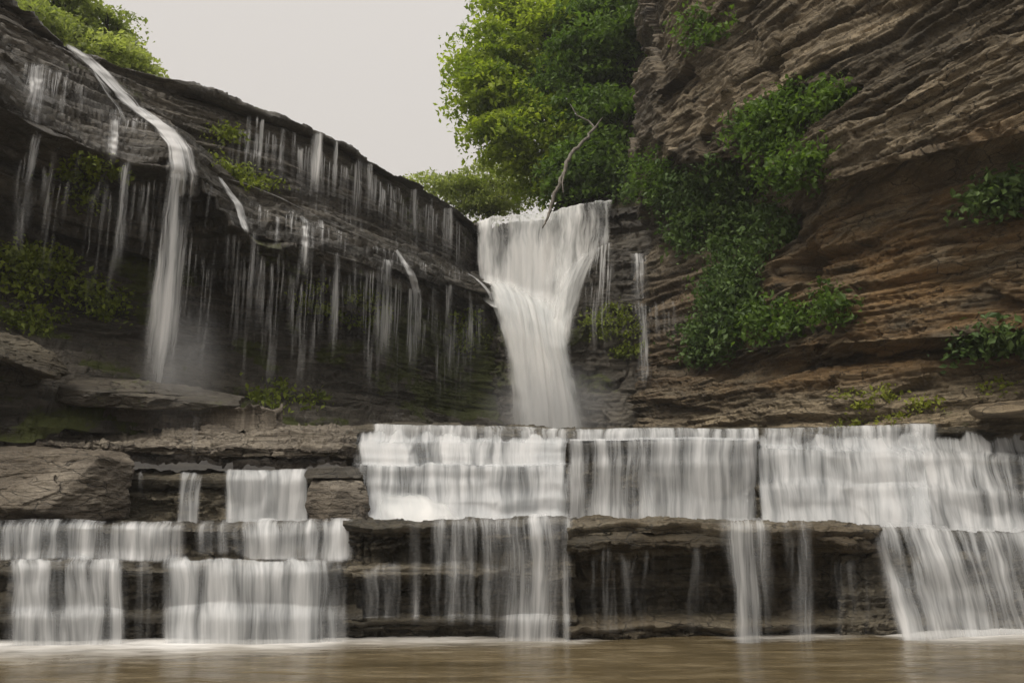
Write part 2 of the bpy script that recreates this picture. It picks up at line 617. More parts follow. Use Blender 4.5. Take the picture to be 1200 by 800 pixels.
# ---- wet left cliff ------------------------------------------------------------
LC = {
    -70: [(-40, 12.0), (10, 11.7), (60, 11.2), (115, 10.5), (140, 10.9), (250, 11.6), (380, 11.6), (440, 11.0), (505, 10.8)],
    0: [(-14, 12.5), (15, 12.3), (62, 11.9), (115, 11.2), (140, 11.7), (250, 12.6), (380, 12.6), (440, 12.0), (505, 11.7)],
    38: [(20, 13.0), (36, 12.85), (82, 12.4), (135, 11.8), (158, 12.3), (265, 13.3), (385, 13.3), (440, 12.5), (503, 12.0)],
    75: [(47, 13.7), (58, 13.5), (100, 12.9), (152, 12.3), (175, 12.9), (280, 14.0), (390, 14.0), (440, 12.9), (503, 12.3)],
    150: [(82, 14.9), (112, 14.4), (150, 13.6), (186, 13.1), (206, 13.7), (300, 15.0), (400, 15.0), (447, 13.9), (503, 13.0)],
    215: [(98, 15.4), (150, 15.0), (170, 14.2), (190, 13.6), (214, 14.2), (310, 15.8), (410, 15.8), (453, 14.7), (503, 13.8)],
    290: [(121, 16.2), (206, 15.9), (235, 15.4), (268, 14.8), (290, 15.4), (350, 16.8), (420, 16.9), (465, 16.0), (503, 15.0)],
    360: [(148, 17.3), (235, 17.1), (256, 16.5), (286, 15.8), (305, 16.3), (360, 17.4), (430, 17.6), (470, 17.0), (505, 16.0)],
    430: [(180, 18.7), (265, 18.5), (283, 17.9), (306, 17.1), (325, 17.6), (370, 18.4), (440, 18.6), (475, 18.2), (508, 17.5)],
    500: [(224, 21.0), (292, 20.7), (306, 20.0), (325, 19.2), (345, 19.6), (390, 20.2), (445, 20.3), (475, 20.0), (510, 19.2)],
    548: [(254, 23.2), (314, 22.9), (325, 22.1), (336, 21.2), (350, 21.5), (400, 21.8), (450, 21.8), (480, 21.5), (512, 20.8)],
}
cols = []
for px, rows in LC.items():
    cols.append([(px, py, Y) for py, Y in rows])
endc = [(558, 262, 24.0), (559, 318, 23.7), (568, 330, 22.8), (577, 341, 21.9), (580, 353, 22.0), (587, 400, 22.2),
        (592, 450, 22.2), (596, 480, 22.0), (598, 512, 21.5)]
cols.append(endc)
cols.append([(px + 14, py, Y + 2.2) for px, py, Y in endc])
C = np.array([[at(*p) for p in c] for c in cols])
back = C[:, :1] + np.array([-2.2, 3.2, .25])
back2 = back + np.array([-8, 10, .6])
C = np.concatenate([back2, back, C], 1)
left = Loft.__new__(Loft)
left.setup(C, 620, 520, True, 2)


def left_moss(P):
    X, Y, Z = P[..., 0], P[..., 1], P[..., 2]
    n = fbm(X * .5, Y * .5, Z * .7, 4, 301)
    return .62 * sstep(.44, .62, n) * sstep(7.6, 6.2, Z) + .35 * sstep(.55, .7, fbm(X * 1.1, Y * 1.1, Z, 3, 305)) * sstep(8.4, 9.2, Z)


rock('cliff_wet', left, M_WETROCK, [(.85, .34, .35, 0), (.26, .30, .8, 0), (.085, .14, 1.4, 0)], 3,
     'tall dark wet cliff with trickling water under the pale sky', rough=.12, warp=.5, wet=.7, moss=.30,
     moss_fn=left_moss, cat='cliff', fine=.03, bias=-.35, facet=[(.9, .07, (1.6, 1.6, .5)), (.35, .05, (2, 2, .3))], terr=(.24, 1.0), flatn=.35)

# ---- rock behind the main fall -------------------------------------------------
FC = {
    545: [(268, 25.0), (300, 24.9), (325, 24.7), (335, 24.2), (350, 24), (400, 23.9), (450, 23.9), (512, 23.8)],
    575: [(257, 23.7), (285, 23.5), (312, 23.4), (324, 23.1), (345, 22.0), (385, 21.8), (440, 21.8), (512, 21.6)],
    610: [(250, 23.7), (280, 23.5), (318, 23.4), (335, 23.0), (358, 22.0), (390, 21.7), (440, 21.6), (512, 21.4)],
    640: [(249, 23.6), (280, 23.4), (325, 23.3), (350, 22.8), (372, 22.0), (395, 21.6), (440, 21.4), (512, 21.2)],
    665: [(242, 23.2), (280, 23.0), (325, 22.9), (355, 22.6), (380, 21.9), (398, 21.5), (440, 21.4), (512, 21.1)],
    690: [(237, 22.8), (268, 22.7), (285, 22.4), (310, 22.0), (350, 21.9), (372, 21.6), (430, 21.6), (512, 21.2)],
    716: [(235, 22.6), (270, 22.5), (284, 22.1), (300, 21.9), (345, 21.8), (362, 21.6), (430, 21.7), (512, 21.0)],
    745: [(232, 22.3), (280, 22.2), (294, 21.7), (305, 21.6), (345, 21.6), (355, 21.2), (430, 21.6), (512, 20.6)],
    775: [(228, 21.8), (270, 21.7), (285, 21.3), (300, 21.2), (340, 21.2), (350, 20.9), (430, 21.3), (512, 20.2)],
    815: [(225, 21.0), (270, 21.0), (285, 20.6), (300, 20.5), (340, 20.5), (350, 20.3), (430, 20.7), (512, 19.6)],
}
cols = [[(px, py, Y) for py, Y in rows] for px, rows in FC.items()]
C = np.array([[at(*p) for p in c] for c in cols])
back = C[:, :1] + np.array([.2, 2.0, .05])
back2 = back + np.array([.6, 12, .3])
fallrock = Loft.__new__(Loft)
fallrock.setup(np.concatenate([back2, back, C], 1), 300, 330, True, 2)


def fr_moss(P):
    X, Y, Z = P[..., 0], P[..., 1], P[..., 2]
    return .5 * sstep(.48, .66, fbm(X * .9, Y * .9, Z * 1.2, 4, 401)) * sstep(7.6, 6.6, Z) * sstep(4.2, 5.0, Z)


rock('cliff_behind_fall', fallrock, M_WETROCK, [(.8, .34, .4, 1.8), (.2, .16, .9, .8), (.08, .05, 1.6, .4)], 11,
     'black stepped rock wall behind the big white waterfall', rough=.08, warp=.3, wet=.8, moss=.3, moss_fn=fr_moss, cat='cliff', bias=-.05, flatn=.35, facet=[(.6, .12, (1.4, 1.4, .5)), (.22, .05, (1.5, 1.5, .4))])

# ---- overhanging cliff on the other side ---------------------------------------
RC = {
    738: [(-40, 22.5), (60, 22), (170, 21.5), (215, 21.4), (235, 21.8), (400, 22.0), (430, 22), (445, 21.6), (480, 21.0), (512, 20.6)],
    752: [(-40, 19.9), (60, 19.7), (165, 19.6), (212, 20.6), (240, 21), (400, 21.3), (430, 21.3), (445, 20.9), (480, 20.3), (512, 19.9)],
    800: [(-60, 17.6), (60, 17.9), (185, 18.2), (222, 19.4), (260, 19.9), (405, 19.9), (430, 20.2), (440, 19.6), (480, 19.2), (512, 18.8)],
    870: [(-80, 15.8), (50, 16.0), (185, 16.4), (220, 17.7), (270, 18.2), (410, 18.0), (432, 18.5), (442, 17.7), (482, 17.2), (512, 17.0)],
    950: [(-90, 14.2), (60, 14.2), (212, 14.6), (242, 16.1), (280, 16.6), (405, 16.4), (428, 17.0), (438, 16.1), (485, 15.6), (512, 15.3)],
    1040: [(-100, 12.8), (60, 12.8), (190, 13.0), (226, 14.7), (270, 15.1), (400, 15.0), (420, 15.6), (432, 14.7), (485, 14.3), (512, 14.0)],
    1130: [(-110, 11.5), (50, 11.5), (168, 11.7), (206, 13.5), (250, 13.9), (395, 13.9), (412, 14.5), (425, 13.8), (475, 13.5), (515, 13.3)],
    1220: [(-120, 10.4), (40, 10.4), (145, 10.6), (186, 12.4), (240, 12.8), (385, 12.9), (402, 13.5), (415, 13.1), (462, 12.9), (520, 12.8)],
    1340: [(-120, 9.2), (30, 9.2), (120, 9.4), (170, 11.0), (230, 11.4), (375, 11.6), (395, 12.2), (405, 12), (450, 11.9), (525, 11.8)],
}
cols = [[(px, py, Y - ((.75 if k in (3, 4, 5) else .25 if k == 6 else 0) if px >= 900 else 0)) for k, (py, Y) in enumerate(rows)] for px, rows in RC.items()]
C = np.array([[at(*p) for p in c] for c in cols])
back = C[:, :1] + np.array([2.5, 1.5, 1.2])
back2 = back + np.array([9, 5, 4.0])
right = Loft.__new__(Loft)
right.setup(np.concatenate([back2, back, C], 1), 560, 600, True, 2)
cave = at(948, 312, 16.6)
cave2 = at(925, 270, 17.0)


def right_extra(E):
    X, Y, Z = E[..., 0], E[..., 1], E[..., 2]
    s = .47 * (X - cave[0]) - .88 * (Y - cave[1])
    d = np.exp(-((s / .5) ** 4 + ((Z - cave[2]) / .34) ** 4)) * 1.3
    s2 = .47 * (X - cave2[0]) - .88 * (Y - cave2[1])
    return d + np.exp(-((s2 / .45) ** 4 + ((Z - cave2[2]) / .25) ** 4)) * .7


def right_och(P):
    return sstep(8.2, 7.0, P[..., 2]) * sstep(3.6, 4.4, P[..., 2]) * (.35 + .5 * sstep(4.5, 7.5, P[..., 0]))


def right_moss(P):
    X, Y, Z = P[..., 0], P[..., 1], P[..., 2]
    return .35 * sstep(3.9, 3.2, Z) * sstep(.45, .65, fbm(X * .8, Y * .8, Z, 3, 501))


oz = right.E[..., 2]
# thick massive beds above, thin shaly beds below
hi = sstep(7.6, 8.6, oz)
D1, T1 = strata(right.E, [(1.5, .75, .22, 0), (.42, .34, .4, 0), (.13, .13, .9, 0)], .5, 21, (.0, 0), (.47, -.88))
D2, T2 = strata(right.E, [(.9, .32, .4, 0), (.25, .28, .6, 0), (.085, .15, .9, 0)], .3, 22, (0, 0), (.47, -.88))


class _S:
    pass


_old = strata


def strata_right(P, *a):
    ms = sstep(15.2, 16.8, P[..., 1]) * sstep(9.2, 10.2, P[..., 2])
    Dm = .9 * facets(P, 1.3, 991, (1.2, 1.2, 1.0)) * .45 + .45
    return (D1 * hi + D2 * (1 - hi)) * (1 - .75 * ms) + Dm * ms, T1 * hi + T2 * (1 - hi)


strata = strata_right
rock('cliff_overhang', right, M_CLIFF, [(1, .7, 1, 0)], 21, 'overhanging layered brown cliff with shrubs growing on it',
     rough=.16, wet=.0, moss=.12, moss_fn=right_moss, och_fn=right_och, extra=right_extra, cat='cliff', fine=.05, bias=-.5, flatn=.4, facet=[(1.7, .26, (1.8, 1.8, .6)), (.5, .10, (2.2, 2.2, .35)), (.16, .04, (2.4, 2.4, .35))],
     wet_fn=lambda P: .8 * sstep(7.5, 6.0, P[..., 0] * 0 + P[..., 1] - 12) * 0 + .7 * sstep(18.5, 20.5, P[..., 1]))
strata = _old


# ---- stepped ledges ------------------------------------------------------------
def by(px):
    return float(np.interp(px, [-60, 0, 300, 412, 670, 1040, 1260], [9.4, 9.45, 9.6, 9.7, 9.75, 10.05, 10.55]))


def ledge_cols(table, rel=True):
    cols = []
    for px, rows in table.items():
        cols.append([(px, py, Y + (by(px) if rel else 0)) for py, Y in rows])
    return cols


BEDS = [(.30, .10, .8, 1.5), (.11, .07, 1.6, .7), (.04, .03, 3, .35)]
AL = {}
for px in (-60, 60, 150, 200, 300, 425):
    AL[px] = [(604, 2.6), (613, .95), (618, .78), (624, .72), (649, .72), (655, .6), (660, .36), (666, .30), (708, .34), (714, .15), (721, .07), (780, .02)]
AL[200] = [(604, 2.6), (613, .95), (617, .72), (624, .62), (650, .62), (655, .6), (660, .36), (666, .32), (708, .36), (714, .17), (721, .08), (780, .02)]
AL[300] = [(604, 2.6), (612, .95), (618, .76), (626, .70), (649, .70), (655, .6), (661, .33), (668, .24), (704, .24), (712, .08), (720, .03), (780, .0)]
LA = Loft(ledge_cols(AL), 420, 230, True, 2)
wobble(LA, 0.16, 811)
rock('ledge_stepped', LA, M_LEDGE, BEDS, 31, 'low stepped rock ledge under the left water curtains', rough=.05, warp=.12, along=(1, .1), fine=.035, facet=[(.30, .09, (1.6, 1.6, .5)), (.09, .045, (1.8, 1.8, .6))], wet=.75, moss=.2, bias=0)

AM = {
    402: [(602, 2.6), (609, .5), (614, .38), (622, .36), (644, .40), (657, .46), (660, .22), (667, .10), (678, .12), (686, .5), (717, .55), (721, .1), (726, .03), (780, 0)],
    440: [(602, 2.6), (609, .5), (614, .34), (622, .30), (644, .36), (657, .42), (660, .20), (667, .08), (678, .10), (686, .5), (717, .55), (721, .1), (726, .03), (780, 0)],
    520: [(602, 2.6), (608, .5), (613, .32), (622, .28), (644, .34), (657, .40), (660, .20), (667, .08), (680, .10), (690, .4), (717, .45), (721, .1), (726, .03), (780, 0)],
    575: [(602, 2.6), (608, .5), (613, .30), (622, .26), (644, .30), (657, .34), (660, .22), (667, .12), (680, .14), (690, .3), (717, .35), (721, .08), (726, .02), (780, 0)],
    600: [(602, 2.6), (607, .5), (612, .28), (622, .24), (644, .26), (657, .30), (660, .28), (667, .26), (680, .26), (690, .28), (717, .28), (721, .08), (726, .02), (780, 0)],
    676: [(602, 2.6), (607, .5), (612, .26), (622, .22), (644, .26), (657, .30), (660, .30), (667, .30), (680, .30), (690, .32), (717, .32), (721, .06), (726, 0), (780, 0)],
}
LM = Loft(ledge_cols(AM), 300, 240, True, 1)
wobble(LM, 0.18, 812)
rock('ledge_middle', LM, M_LEDGE, BEDS, 37, 'low rock ledge with an undercut and a mossy foot rock in the middle', rough=.05, warp=.12, along=(1, .1), fine=.035, facet=[(.30, .09, (1.6, 1.6, .5)), (.09, .045, (1.8, 1.8, .6))], wet=.6, moss=.3, bias=0)

AR = {}
for px in (664, 720, 800, 870, 950, 1030, 1044):
    k = 0.08 * math.sin(px * .05)
    lip = float(np.interp(px, [664, 800, 950, 1000, 1044], [608, 605, 608, 611, 614]))
    AR[px] = [(lip - 5, 2.6), (lip, .25 + k), (lip + 4, .02 + k), (lip + 14, -.06 + k), (lip + 30, -.04 + k), (lip + 38, .08 + k), (lip + 43, .55),
              (lip + 60, .72), (712, .66), (719, .40), (724, .12), (730, .0), (780, .0)]
AR[1044] = [(p, y + .5) if 0 < i < 12 else (p, y) for i, (p, y) in enumerate(AR[1044])]
LR = Loft(ledge_cols(AR), 400, 240, True, 1)
wobble(LR, .34, 813, 1.0)
rock('ledge_undercut', LR, M_LEDGE, BEDS, 41, 'thick overhanging rock ledge with a dark dry hollow beneath its cap', rough=.11, warp=.15, along=(1, .1), fine=.035, facet=[(.30, .09, (1.6, 1.6, .5)), (.09, .045, (1.8, 1.8, .6))], wet=.25, moss=.35, ochre=.4, bias=0)

AF = {}
for px in (995, 1060, 1130, 1200, 1290):
    lip = float(np.interp(px, [995, 1100, 1290], [613, 618, 626]))
    AF[px] = [(lip - 5, 2.4), (lip, .75), (lip + 5, .6), (lip + 12, .5), (lip + 40, .36), (lip + 80, .16), (740, 0), (790, -.1)]
LF = Loft(ledge_cols(AF), 240, 180, True, 2)
wobble(LF, 0.14, 814)
rock('ledge_sloping', LF, M_LEDGE, BEDS, 43, 'sloping rock ledge under the wide right water curtain', rough=.05, warp=.12, along=(1, .1), fine=.035, facet=[(.30, .09, (1.6, 1.6, .5)), (.09, .045, (1.8, 1.8, .6))], wet=.75, moss=.2, bias=0)

# middle tier
BL = {}
for px in (405, 440, 520, 600, 674):
    l0 = float(np.interp(px, [405, 440, 674], [501, 499, 504]))
    BL[px] = [(l0 - 6, 16), (l0, 13.4), (l0 + 4, 13.2), (517, 13.1), (520, 12.85), (524, 12.75), (532, 12.72), (535, 12.62), (542, 12.6), (545, 12.4), (550, 12.3),
              (561, 12.28), (565, 12.2), (576, 12.15), (584, 12.0), (600, 11.65 + .3 * (px > 560)), (616, 11.35 + .3 * (px > 560))]
LBL = Loft(ledge_cols(BL, False), 300, 220, True, 2)
wobble(LBL, 0.2, 815)
rock('ledge_upper_stepped', LBL, M_LEDGE, BEDS, 47, 'upper rock steps below the plunge of the big waterfall', rough=.05, warp=.12, along=(1, .1), fine=.035, facet=[(.30, .09, (1.6, 1.6, .5)), (.09, .045, (1.8, 1.8, .6))], wet=.75, moss=.15, bias=0)
BM = {}
for px in (664, 690, 760, 830, 880, 889):
    BM[px] = [(498, 16), (504, 13.4), (508, 13.2), (516, 13.15), (516, 12.7), (514, 12.35), (519, 12.2), (540, 12.15), (575, 12.08), (604, 12.0), (618, 11.95)]
BM[889] = [(p, y + .35) if i > 3 else (p, y) for i, (p, y) in enumerate(BM[889])]
LBM = Loft(ledge_cols(BM, False), 260, 200, True, 1)
wobble(LBM, 0.12, 816)
rock('ledge_block', LBM, M_LEDGE, BEDS, 53, 'square rock block jutting out of the upper ledge under a thin water veil', rough=.05, warp=.12, along=(1, .1), fine=.035, facet=[(.30, .09, (1.6, 1.6, .5)), (.09, .045, (1.8, 1.8, .6))], wet=.7, moss=.15, bias=0)
BR = {}
for px in (880, 960, 1040, 1100, 1150, 1200, 1300):
    l0 = float(np.interp(px, [880, 1040, 1100, 1200, 1300], [503, 499, 498, 500, 503]))
    l1 = float(np.interp(px, [880, 1040, 1300], [526, 529, 540]))
    b = float(np.interp(px, [880, 1300], [616, 626]))
    BR[px] = [(l0 - 5, 16), (l0, 13.4), (l0 + 5, 13.2), (l1 - 6, 13.1), (l1, 12.7), (l1 + 6, 12.55), (l1 + 35, 12.35), (l1 + 42, 12.1), (l1 + 60, 12.0), (b - 8, 11.8), (b + 6, 11.7)]
LBR = Loft(ledge_cols(BR, False), 340, 220, True, 2)
wobble(LBR, 0.2, 817)
rock('ledge_upper_wide', LBR, M_LEDGE, BEDS, 59, 'wide upper rock ledge below the brown layered cliff', rough=.06, warp=.12, along=(1, .1), fine=.035, facet=[(.30, .09, (1.6, 1.6, .5)), (.09, .045, (1.8, 1.8, .6))], wet=.55, moss=.3, bias=0)

# slabs and wall on the left of the middle tier
SL = {}
for px in (-60, 60, 160, 240, 330, 400, 424):
    t_ = float(np.interp(px, [-60, 160, 240, 420], [496, 497, 488, 493]))
    fr = float(np.interp(px, [-60, 0, 110, 200, 420], [512, 512, 516, 514, 516]))
    bt = float(np.interp(px, [-60, 0, 110, 200, 420], [524, 524, 538, 545, 547]))
    SL[px] = [(t_ - 4, 15.0), (t_, 12.9), (t_ + 4, 12.7), (fr, 12.2), (fr + 6, 12.1), (bt - 3, 12.15), (bt, 12.3), (bt + 4, 13.2), (bt + 10, 13.3)]
SL[424] = [(p, y + .4) for p, y in SL[424]]
LSL = Loft(ledge_cols(SL, False), 420, 130, True, 1)
wobble(LSL, 0.2, 818)
rock('rock_slab', LSL, M_SLAB, [(.22, .10, .6, 1.8), (.07, .05, 1.5, .6)], 61, 'long pale flat slab jutting out over the small waterfall beside the boulder', kind='thing', cat='rock slab',
     rough=.06, warp=.1, along=(1, .1), fine=.035, facet=[(.30, .09, (1.6, 1.6, .5)), (.09, .045, (1.8, 1.8, .6))], wet=.05, moss=.18, bias=0)
SU = {}
for px in (-60, 60, 150, 220, 300, 330):
    t_ = float(np.interp(px, [-60, 0, 60, 200, 330], [462, 467, 473, 486, 490]))
    b_ = float(np.interp(px, [-60, 100, 200, 330], [494, 494, 494, 494]))
    SU[px] = [(t_ - 6, 15.4), (t_, 13.6), (t_ + 2, 13.3), ((t_ * .4 + b_ * .6), 12.9), (b_ - 2, 12.85), (b_ + 1, 13.1), (b_ + 5, 14.0)]
LSU = Loft(ledge_cols(SU, False), 320, 90, True, 1)
wobble(LSU, 0.2, 819)
rock('rock_slab', LSU, M_SLAB, [(.2, .09, .6, 1.5), (.06, .05, 1.5, .6)], 67, 'upper weathered slab wedged between the dark cliff and the slab below', kind='thing', cat='rock slab',
     rough=.06, warp=.1, along=(1, .1), fine=.035, facet=[(.30, .09, (1.6, 1.6, .5)), (.09, .045, (1.8, 1.8, .6))], wet=.1, moss=.25, bias=0)
WL = {}
for px in (140, 200, 260, 330, 372, 425):
    WL[px] = [(546, 13.2), (551, 12.2), (556, 12.0), (562, 11.92), (600, 11.85), (612, 11.8), (620, 11.8)]
LWL = Loft(ledge_cols(WL, False), 220, 120, True, 2)
wobble(LWL, 0.2, 820)
rock('ledge_recessed', LWL, M_LEDGE, BEDS, 71, 'recessed rock wall below the pale slab, behind three small falls', rough=.06, warp=.12, along=(1, .1), fine=.035, facet=[(.30, .09, (1.6, 1.6, .5)), (.09, .045, (1.8, 1.8, .6))], wet=.15, moss=.3, bias=0)


# ---- boulders ------------------------------------------------------------------
def boulder(name, c, r, seed, mat, label, planes, noise=.05, cat='boulder', n=5, wet=.1, moss=.1):
    """planes: list of (direction, offset) that cut the lump flat"""
    bm_me = bpy.data.meshes.new('tmp')
    import bmesh
    bm = bmesh.new()
    bmesh.ops.create_icosphere(bm, subdivisions=n + 1, radius=1)
    V = np.array([v.co[:] for v in bm.verts])
    Fc = np.array([[v.index for v in f.verts] for f in bm.faces])
    bm.free()
    bpy.data.meshes.remove(bm_me)
    d = V / np.linalg.norm(V, axis=1, keepdims=True)
    rad = np.full(len(d), 1.35)
    for (n_, off) in planes:
        n_ = np.array(n_, float)
        n_ /= np.linalg.norm(n_)
        dt = d @ n_
        rr = np.where(dt > 1e-3, off / np.maximum(dt, 1e-3), 9)
        rad = -np.log(np.exp(-rad * 45) + np.exp(-np.minimum(rr, 3) * 45)) / 45
    P = d * rad[:, None] * np.array(r)
    w = P + np.array(c)
    nn = fbm(w[:, 0] * 1.4, w[:, 1] * 1.4, w[:, 2] * 2.2, 5, seed)
    n3 = fbm(w[:, 0] * 6, w[:, 1] * 6, w[:, 2] * 14, 4, seed + 9)
    P = P + d * ((nn - .5) * noise * 5 + (n3 - .5) * noise * 1.2)[:, None] * min(r)
    me = poly_mesh(name, P, Fc, mat, True, {'tone': nn, 'moss': np.full(len(P), moss), 'wet': np.full(len(P), wet), 'ochre': np.full(len(P), .2)})
    o = link(name, me)
    o.location = c
    tag(o, label, cat)
    return o


def hull_rock(name, pts, seed, mat, label, cat='boulder', n=6, wet=.1, moss=.15, rough=.05, chip=.35):
    """an angular rock: the convex body of some corner points, weathered"""
    import bmesh
    W = np.array([at(*p) for p in pts])
    c = W.mean(0)
    bm = bmesh.new()
    for p in W:
        bm.verts.new(p - c)
    bmesh.ops.convex_hull(bm, input=bm.verts)
    tree_ = BVHTree.FromBMesh(bm)
    bm.free()
    bm = bmesh.new()
    bmesh.ops.create_icosphere(bm, subdivisions=n + 1, radius=1)
    V = np.array([v.co[:] for v in bm.verts])
    Fc = np.array([[v.index for v in f.verts] for f in bm.faces])
    bm.free()
    ext = (W.max(0) - W.min(0)) / 2
    d = V * ext
    d /= np.linalg.norm(d, axis=1, keepdims=True)
    # corners a little worn: the mean of a few nearby directions
    rad = np.zeros(len(d))
    r = np.random.default_rng(seed)
    for k in range(3):
        dd = d + r.normal(size=3) * .03
        for q in range(len(d)):
            v = Vector(dd[q]).normalized()
            h = tree_.ray_cast(v * 50, -v)
            rad[q] += (Vector(h[0]).length if h[0] else 0) / 3
    P = d * rad[:, None]
    w = P + c
    nn = fbm(w[:, 0] * 1.4, w[:, 1] * 1.4, w[:, 2] * 2.2, 5, seed)
    n3 = fbm(w[:, 0] * 7, w[:, 1] * 7, w[:, 2] * 16, 4, seed + 9)
    fa = facets(w, chip, seed + 3, (1.6, 1.6, .6)) + .5 * facets(w, chip * .3, seed + 4, (1.6, 1.6, .6))
    P = P + d * ((nn - .5) * rough * 2.5 + (n3 - .5) * rough + fa * rough * .6)[:, None]
    me = poly_mesh(name, P, Fc, mat, True, {'tone': nn, 'moss': moss * (.3 + nn), 'wet': np.full(len(P), wet), 'ochre': np.full(len(P), .2)})
    o = link(name, me)
    o.location = c
    return tag(o, label, cat)


hull_rock('boulder', [(-70, 522, 12.3), (60, 520, 12.3), (148, 528, 12.2), (116, 532, 11.2), (50, 598, 10.55), (-70, 588, 10.7), (-70, 533, 11.2),
                      (157, 543, 11.9), (153, 608, 11.7), (95, 612, 10.95), (60, 614, 11.0), (-70, 610, 11.5), (150, 615, 12.3), (-70, 612, 12.4), (60, 526, 11.25)], 5, M_SLAB,
          'huge pale boulder wedged under the slab at the left edge', rough=.07, chip=.5)
hull_rock('boulder', [(366, 563, 11.6), (400, 557, 11.65), (424, 565, 11.65), (432, 583, 11.5), (431, 614, 11.4), (361, 614, 11.4), (358, 588, 11.45), (394, 574, 11.15),
                      (380, 614, 11.05), (421, 614, 11.15), (365, 570, 12.1), (428, 570, 12.1), (362, 614, 12.1), (432, 614, 12.1)], 15, M_SLAB,
          'rounded brown boulder beside the white foaming pool', wet=.35, rough=.03, chip=.25)
c = at(390, 554, 11.75)
boulder('rock', tuple(c), (.34, .34, .11), 25, M_WETROCK, 'small flat black rock lying on top of the brown boulder',
        [((-.2, -.2, 1), .75), ((1, -.3, .3), .9), ((.15, -1, .1), .85), ((-.8, -.6, .2), .9), ((0, 0, -1), .8)], .05, cat='rock', wet=.6)
c = at(1188, 478, 12.6)
boulder('boulder', tuple(c), (.42, .6, .14), 27, M_CLIFF, 'flat brown block lying at the foot of the layered cliff',
        [((-.2, -.2, 1), .75), ((1, -.3, .3), .9), ((.15, -1, .1), .85), ((-.8, -.6, .2), .9), ((0, 0, -1), .8)], .05, cat='rock')
hull_rock('boulder', [(80, 440, 13.2), (180, 446, 13.4), (285, 462, 13.6), (282, 474, 13.0), (150, 462, 12.4), (70, 452, 12.3), (70, 472, 12.4), (160, 480, 12.5), (280, 482, 13.2), (80, 470, 14), (280, 470, 14.3)], 28, M_WETROCK,
          'long low mossy rock lying at the foot of the dark cliff', wet=.5, moss=.5, rough=.09)
hull_rock('rock_slab', [(-70, 372, 11.9), (10, 392, 12.0), (62, 412, 12.2), (86, 438, 12.3), (60, 440, 11.7), (0, 416, 11.4), (-70, 398, 11.2), (70, 446, 12.0), (0, 425, 11.7), (-70, 404, 11.6), (30, 440, 12.8), (-70, 400, 12.8)], 29, M_LEDGE,
          'tilted brown slab leaning against the foot of the dark cliff', cat='rock slab', wet=.4, moss=.35, rough=.08)

# ---- ground sheets -------------------------------------------------------------
gx = np.linspace(-30, 30, 160)
gy = np.linspace(14.2, 40, 90)
X, Y = np.meshgrid(gx, gy, indexing='ij')
Z = 2.62 - .02 * (Y - 12) + .1 * fbm(X * .7, Y * .7, X * 0, 4, 91)
P = np.stack([X, Y, Z], -1)
o = link('stream_bed', grid_mesh('stream_bed', P, M_LEDGE, {'tone': fbm(X, Y, X * 0, 3, 92), 'moss': X * 0 + .2, 'wet': X * 0 + .6, 'ochre': X * 0}))
tag(o, 'wet rock floor between the upper ledge and the cliffs', 'ground', kind='structure')

# hills behind the cliffs: one sheet, high on both sides of the stream
gx = np.linspace(-150, 150, 160)
gy = np.linspace(24.5, 260, 150)
X, Y = np.meshgrid(gx, gy, indexing='ij')
Z = 10.2 + .012 * (Y - 24) + np.clip(X - 3.0, 0, 60) * .75 * sstep(3, 8, X) + np.clip(-X - 14, 0, 60) * .2 + .5 * (fbm(X * .2, Y * .2, X * 0, 4, 95) - .5)
P = np.stack([X, Y, Z], -1)


def soil_material():
    t = NT('forest soil')
    p = t.pos()
    n = t.noise(p, 2, 6, .7)
    b = t.n('ShaderNodeBsdfPrincipled')
    t.l(t.ramp(n, [(.3, (.018, .02, .008)), (.6, (.05, .042, .02)), (.8, (.10, .075, .045))]), b.inputs['Base Color'])
    b.inputs['Roughness'].default_value = .95
    t.l(t.bump(t.noise(p, 9, 5, .7), .8, .08), b.inputs['Normal'])
    t.l(b.outputs[0], t.out.inputs[0])
    return t.m


M_SOIL = soil_material()
o = link('hills', grid_mesh('hills', P, M_SOIL))
tag(o, 'wooded ground above and behind the cliffs', 'hill', kind='structure')
# steep bank right of the fall lip
bank = Loft.__new__(Loft)
bc = [[(640, 246, 27), (640, 258, 25.5), (640, 268, 24.6)],
      [(690, 120, 30), (700, 190, 26), (705, 262, 23.4)],
      [(720, -40, 29), (735, 120, 24.5), (735, 256, 22.7)],
      [(780, -120, 27), (790, 60, 22), (775, 252, 21.9)], [(815, -120, 26), (830, 60, 21.5), (815, 252, 21.2)]]
bank.setup(np.array([[at(*p) for p in c] for c in bc]), 140, 140, True, 2)
rock('bank', bank, M_SOIL, [(.5, .25, .6, 1), (.15, .1, 1.2, .5)], 73, 'steep leaf covered bank between the waterfall lip and the overhanging cliff', rough=.2, cat='slope')


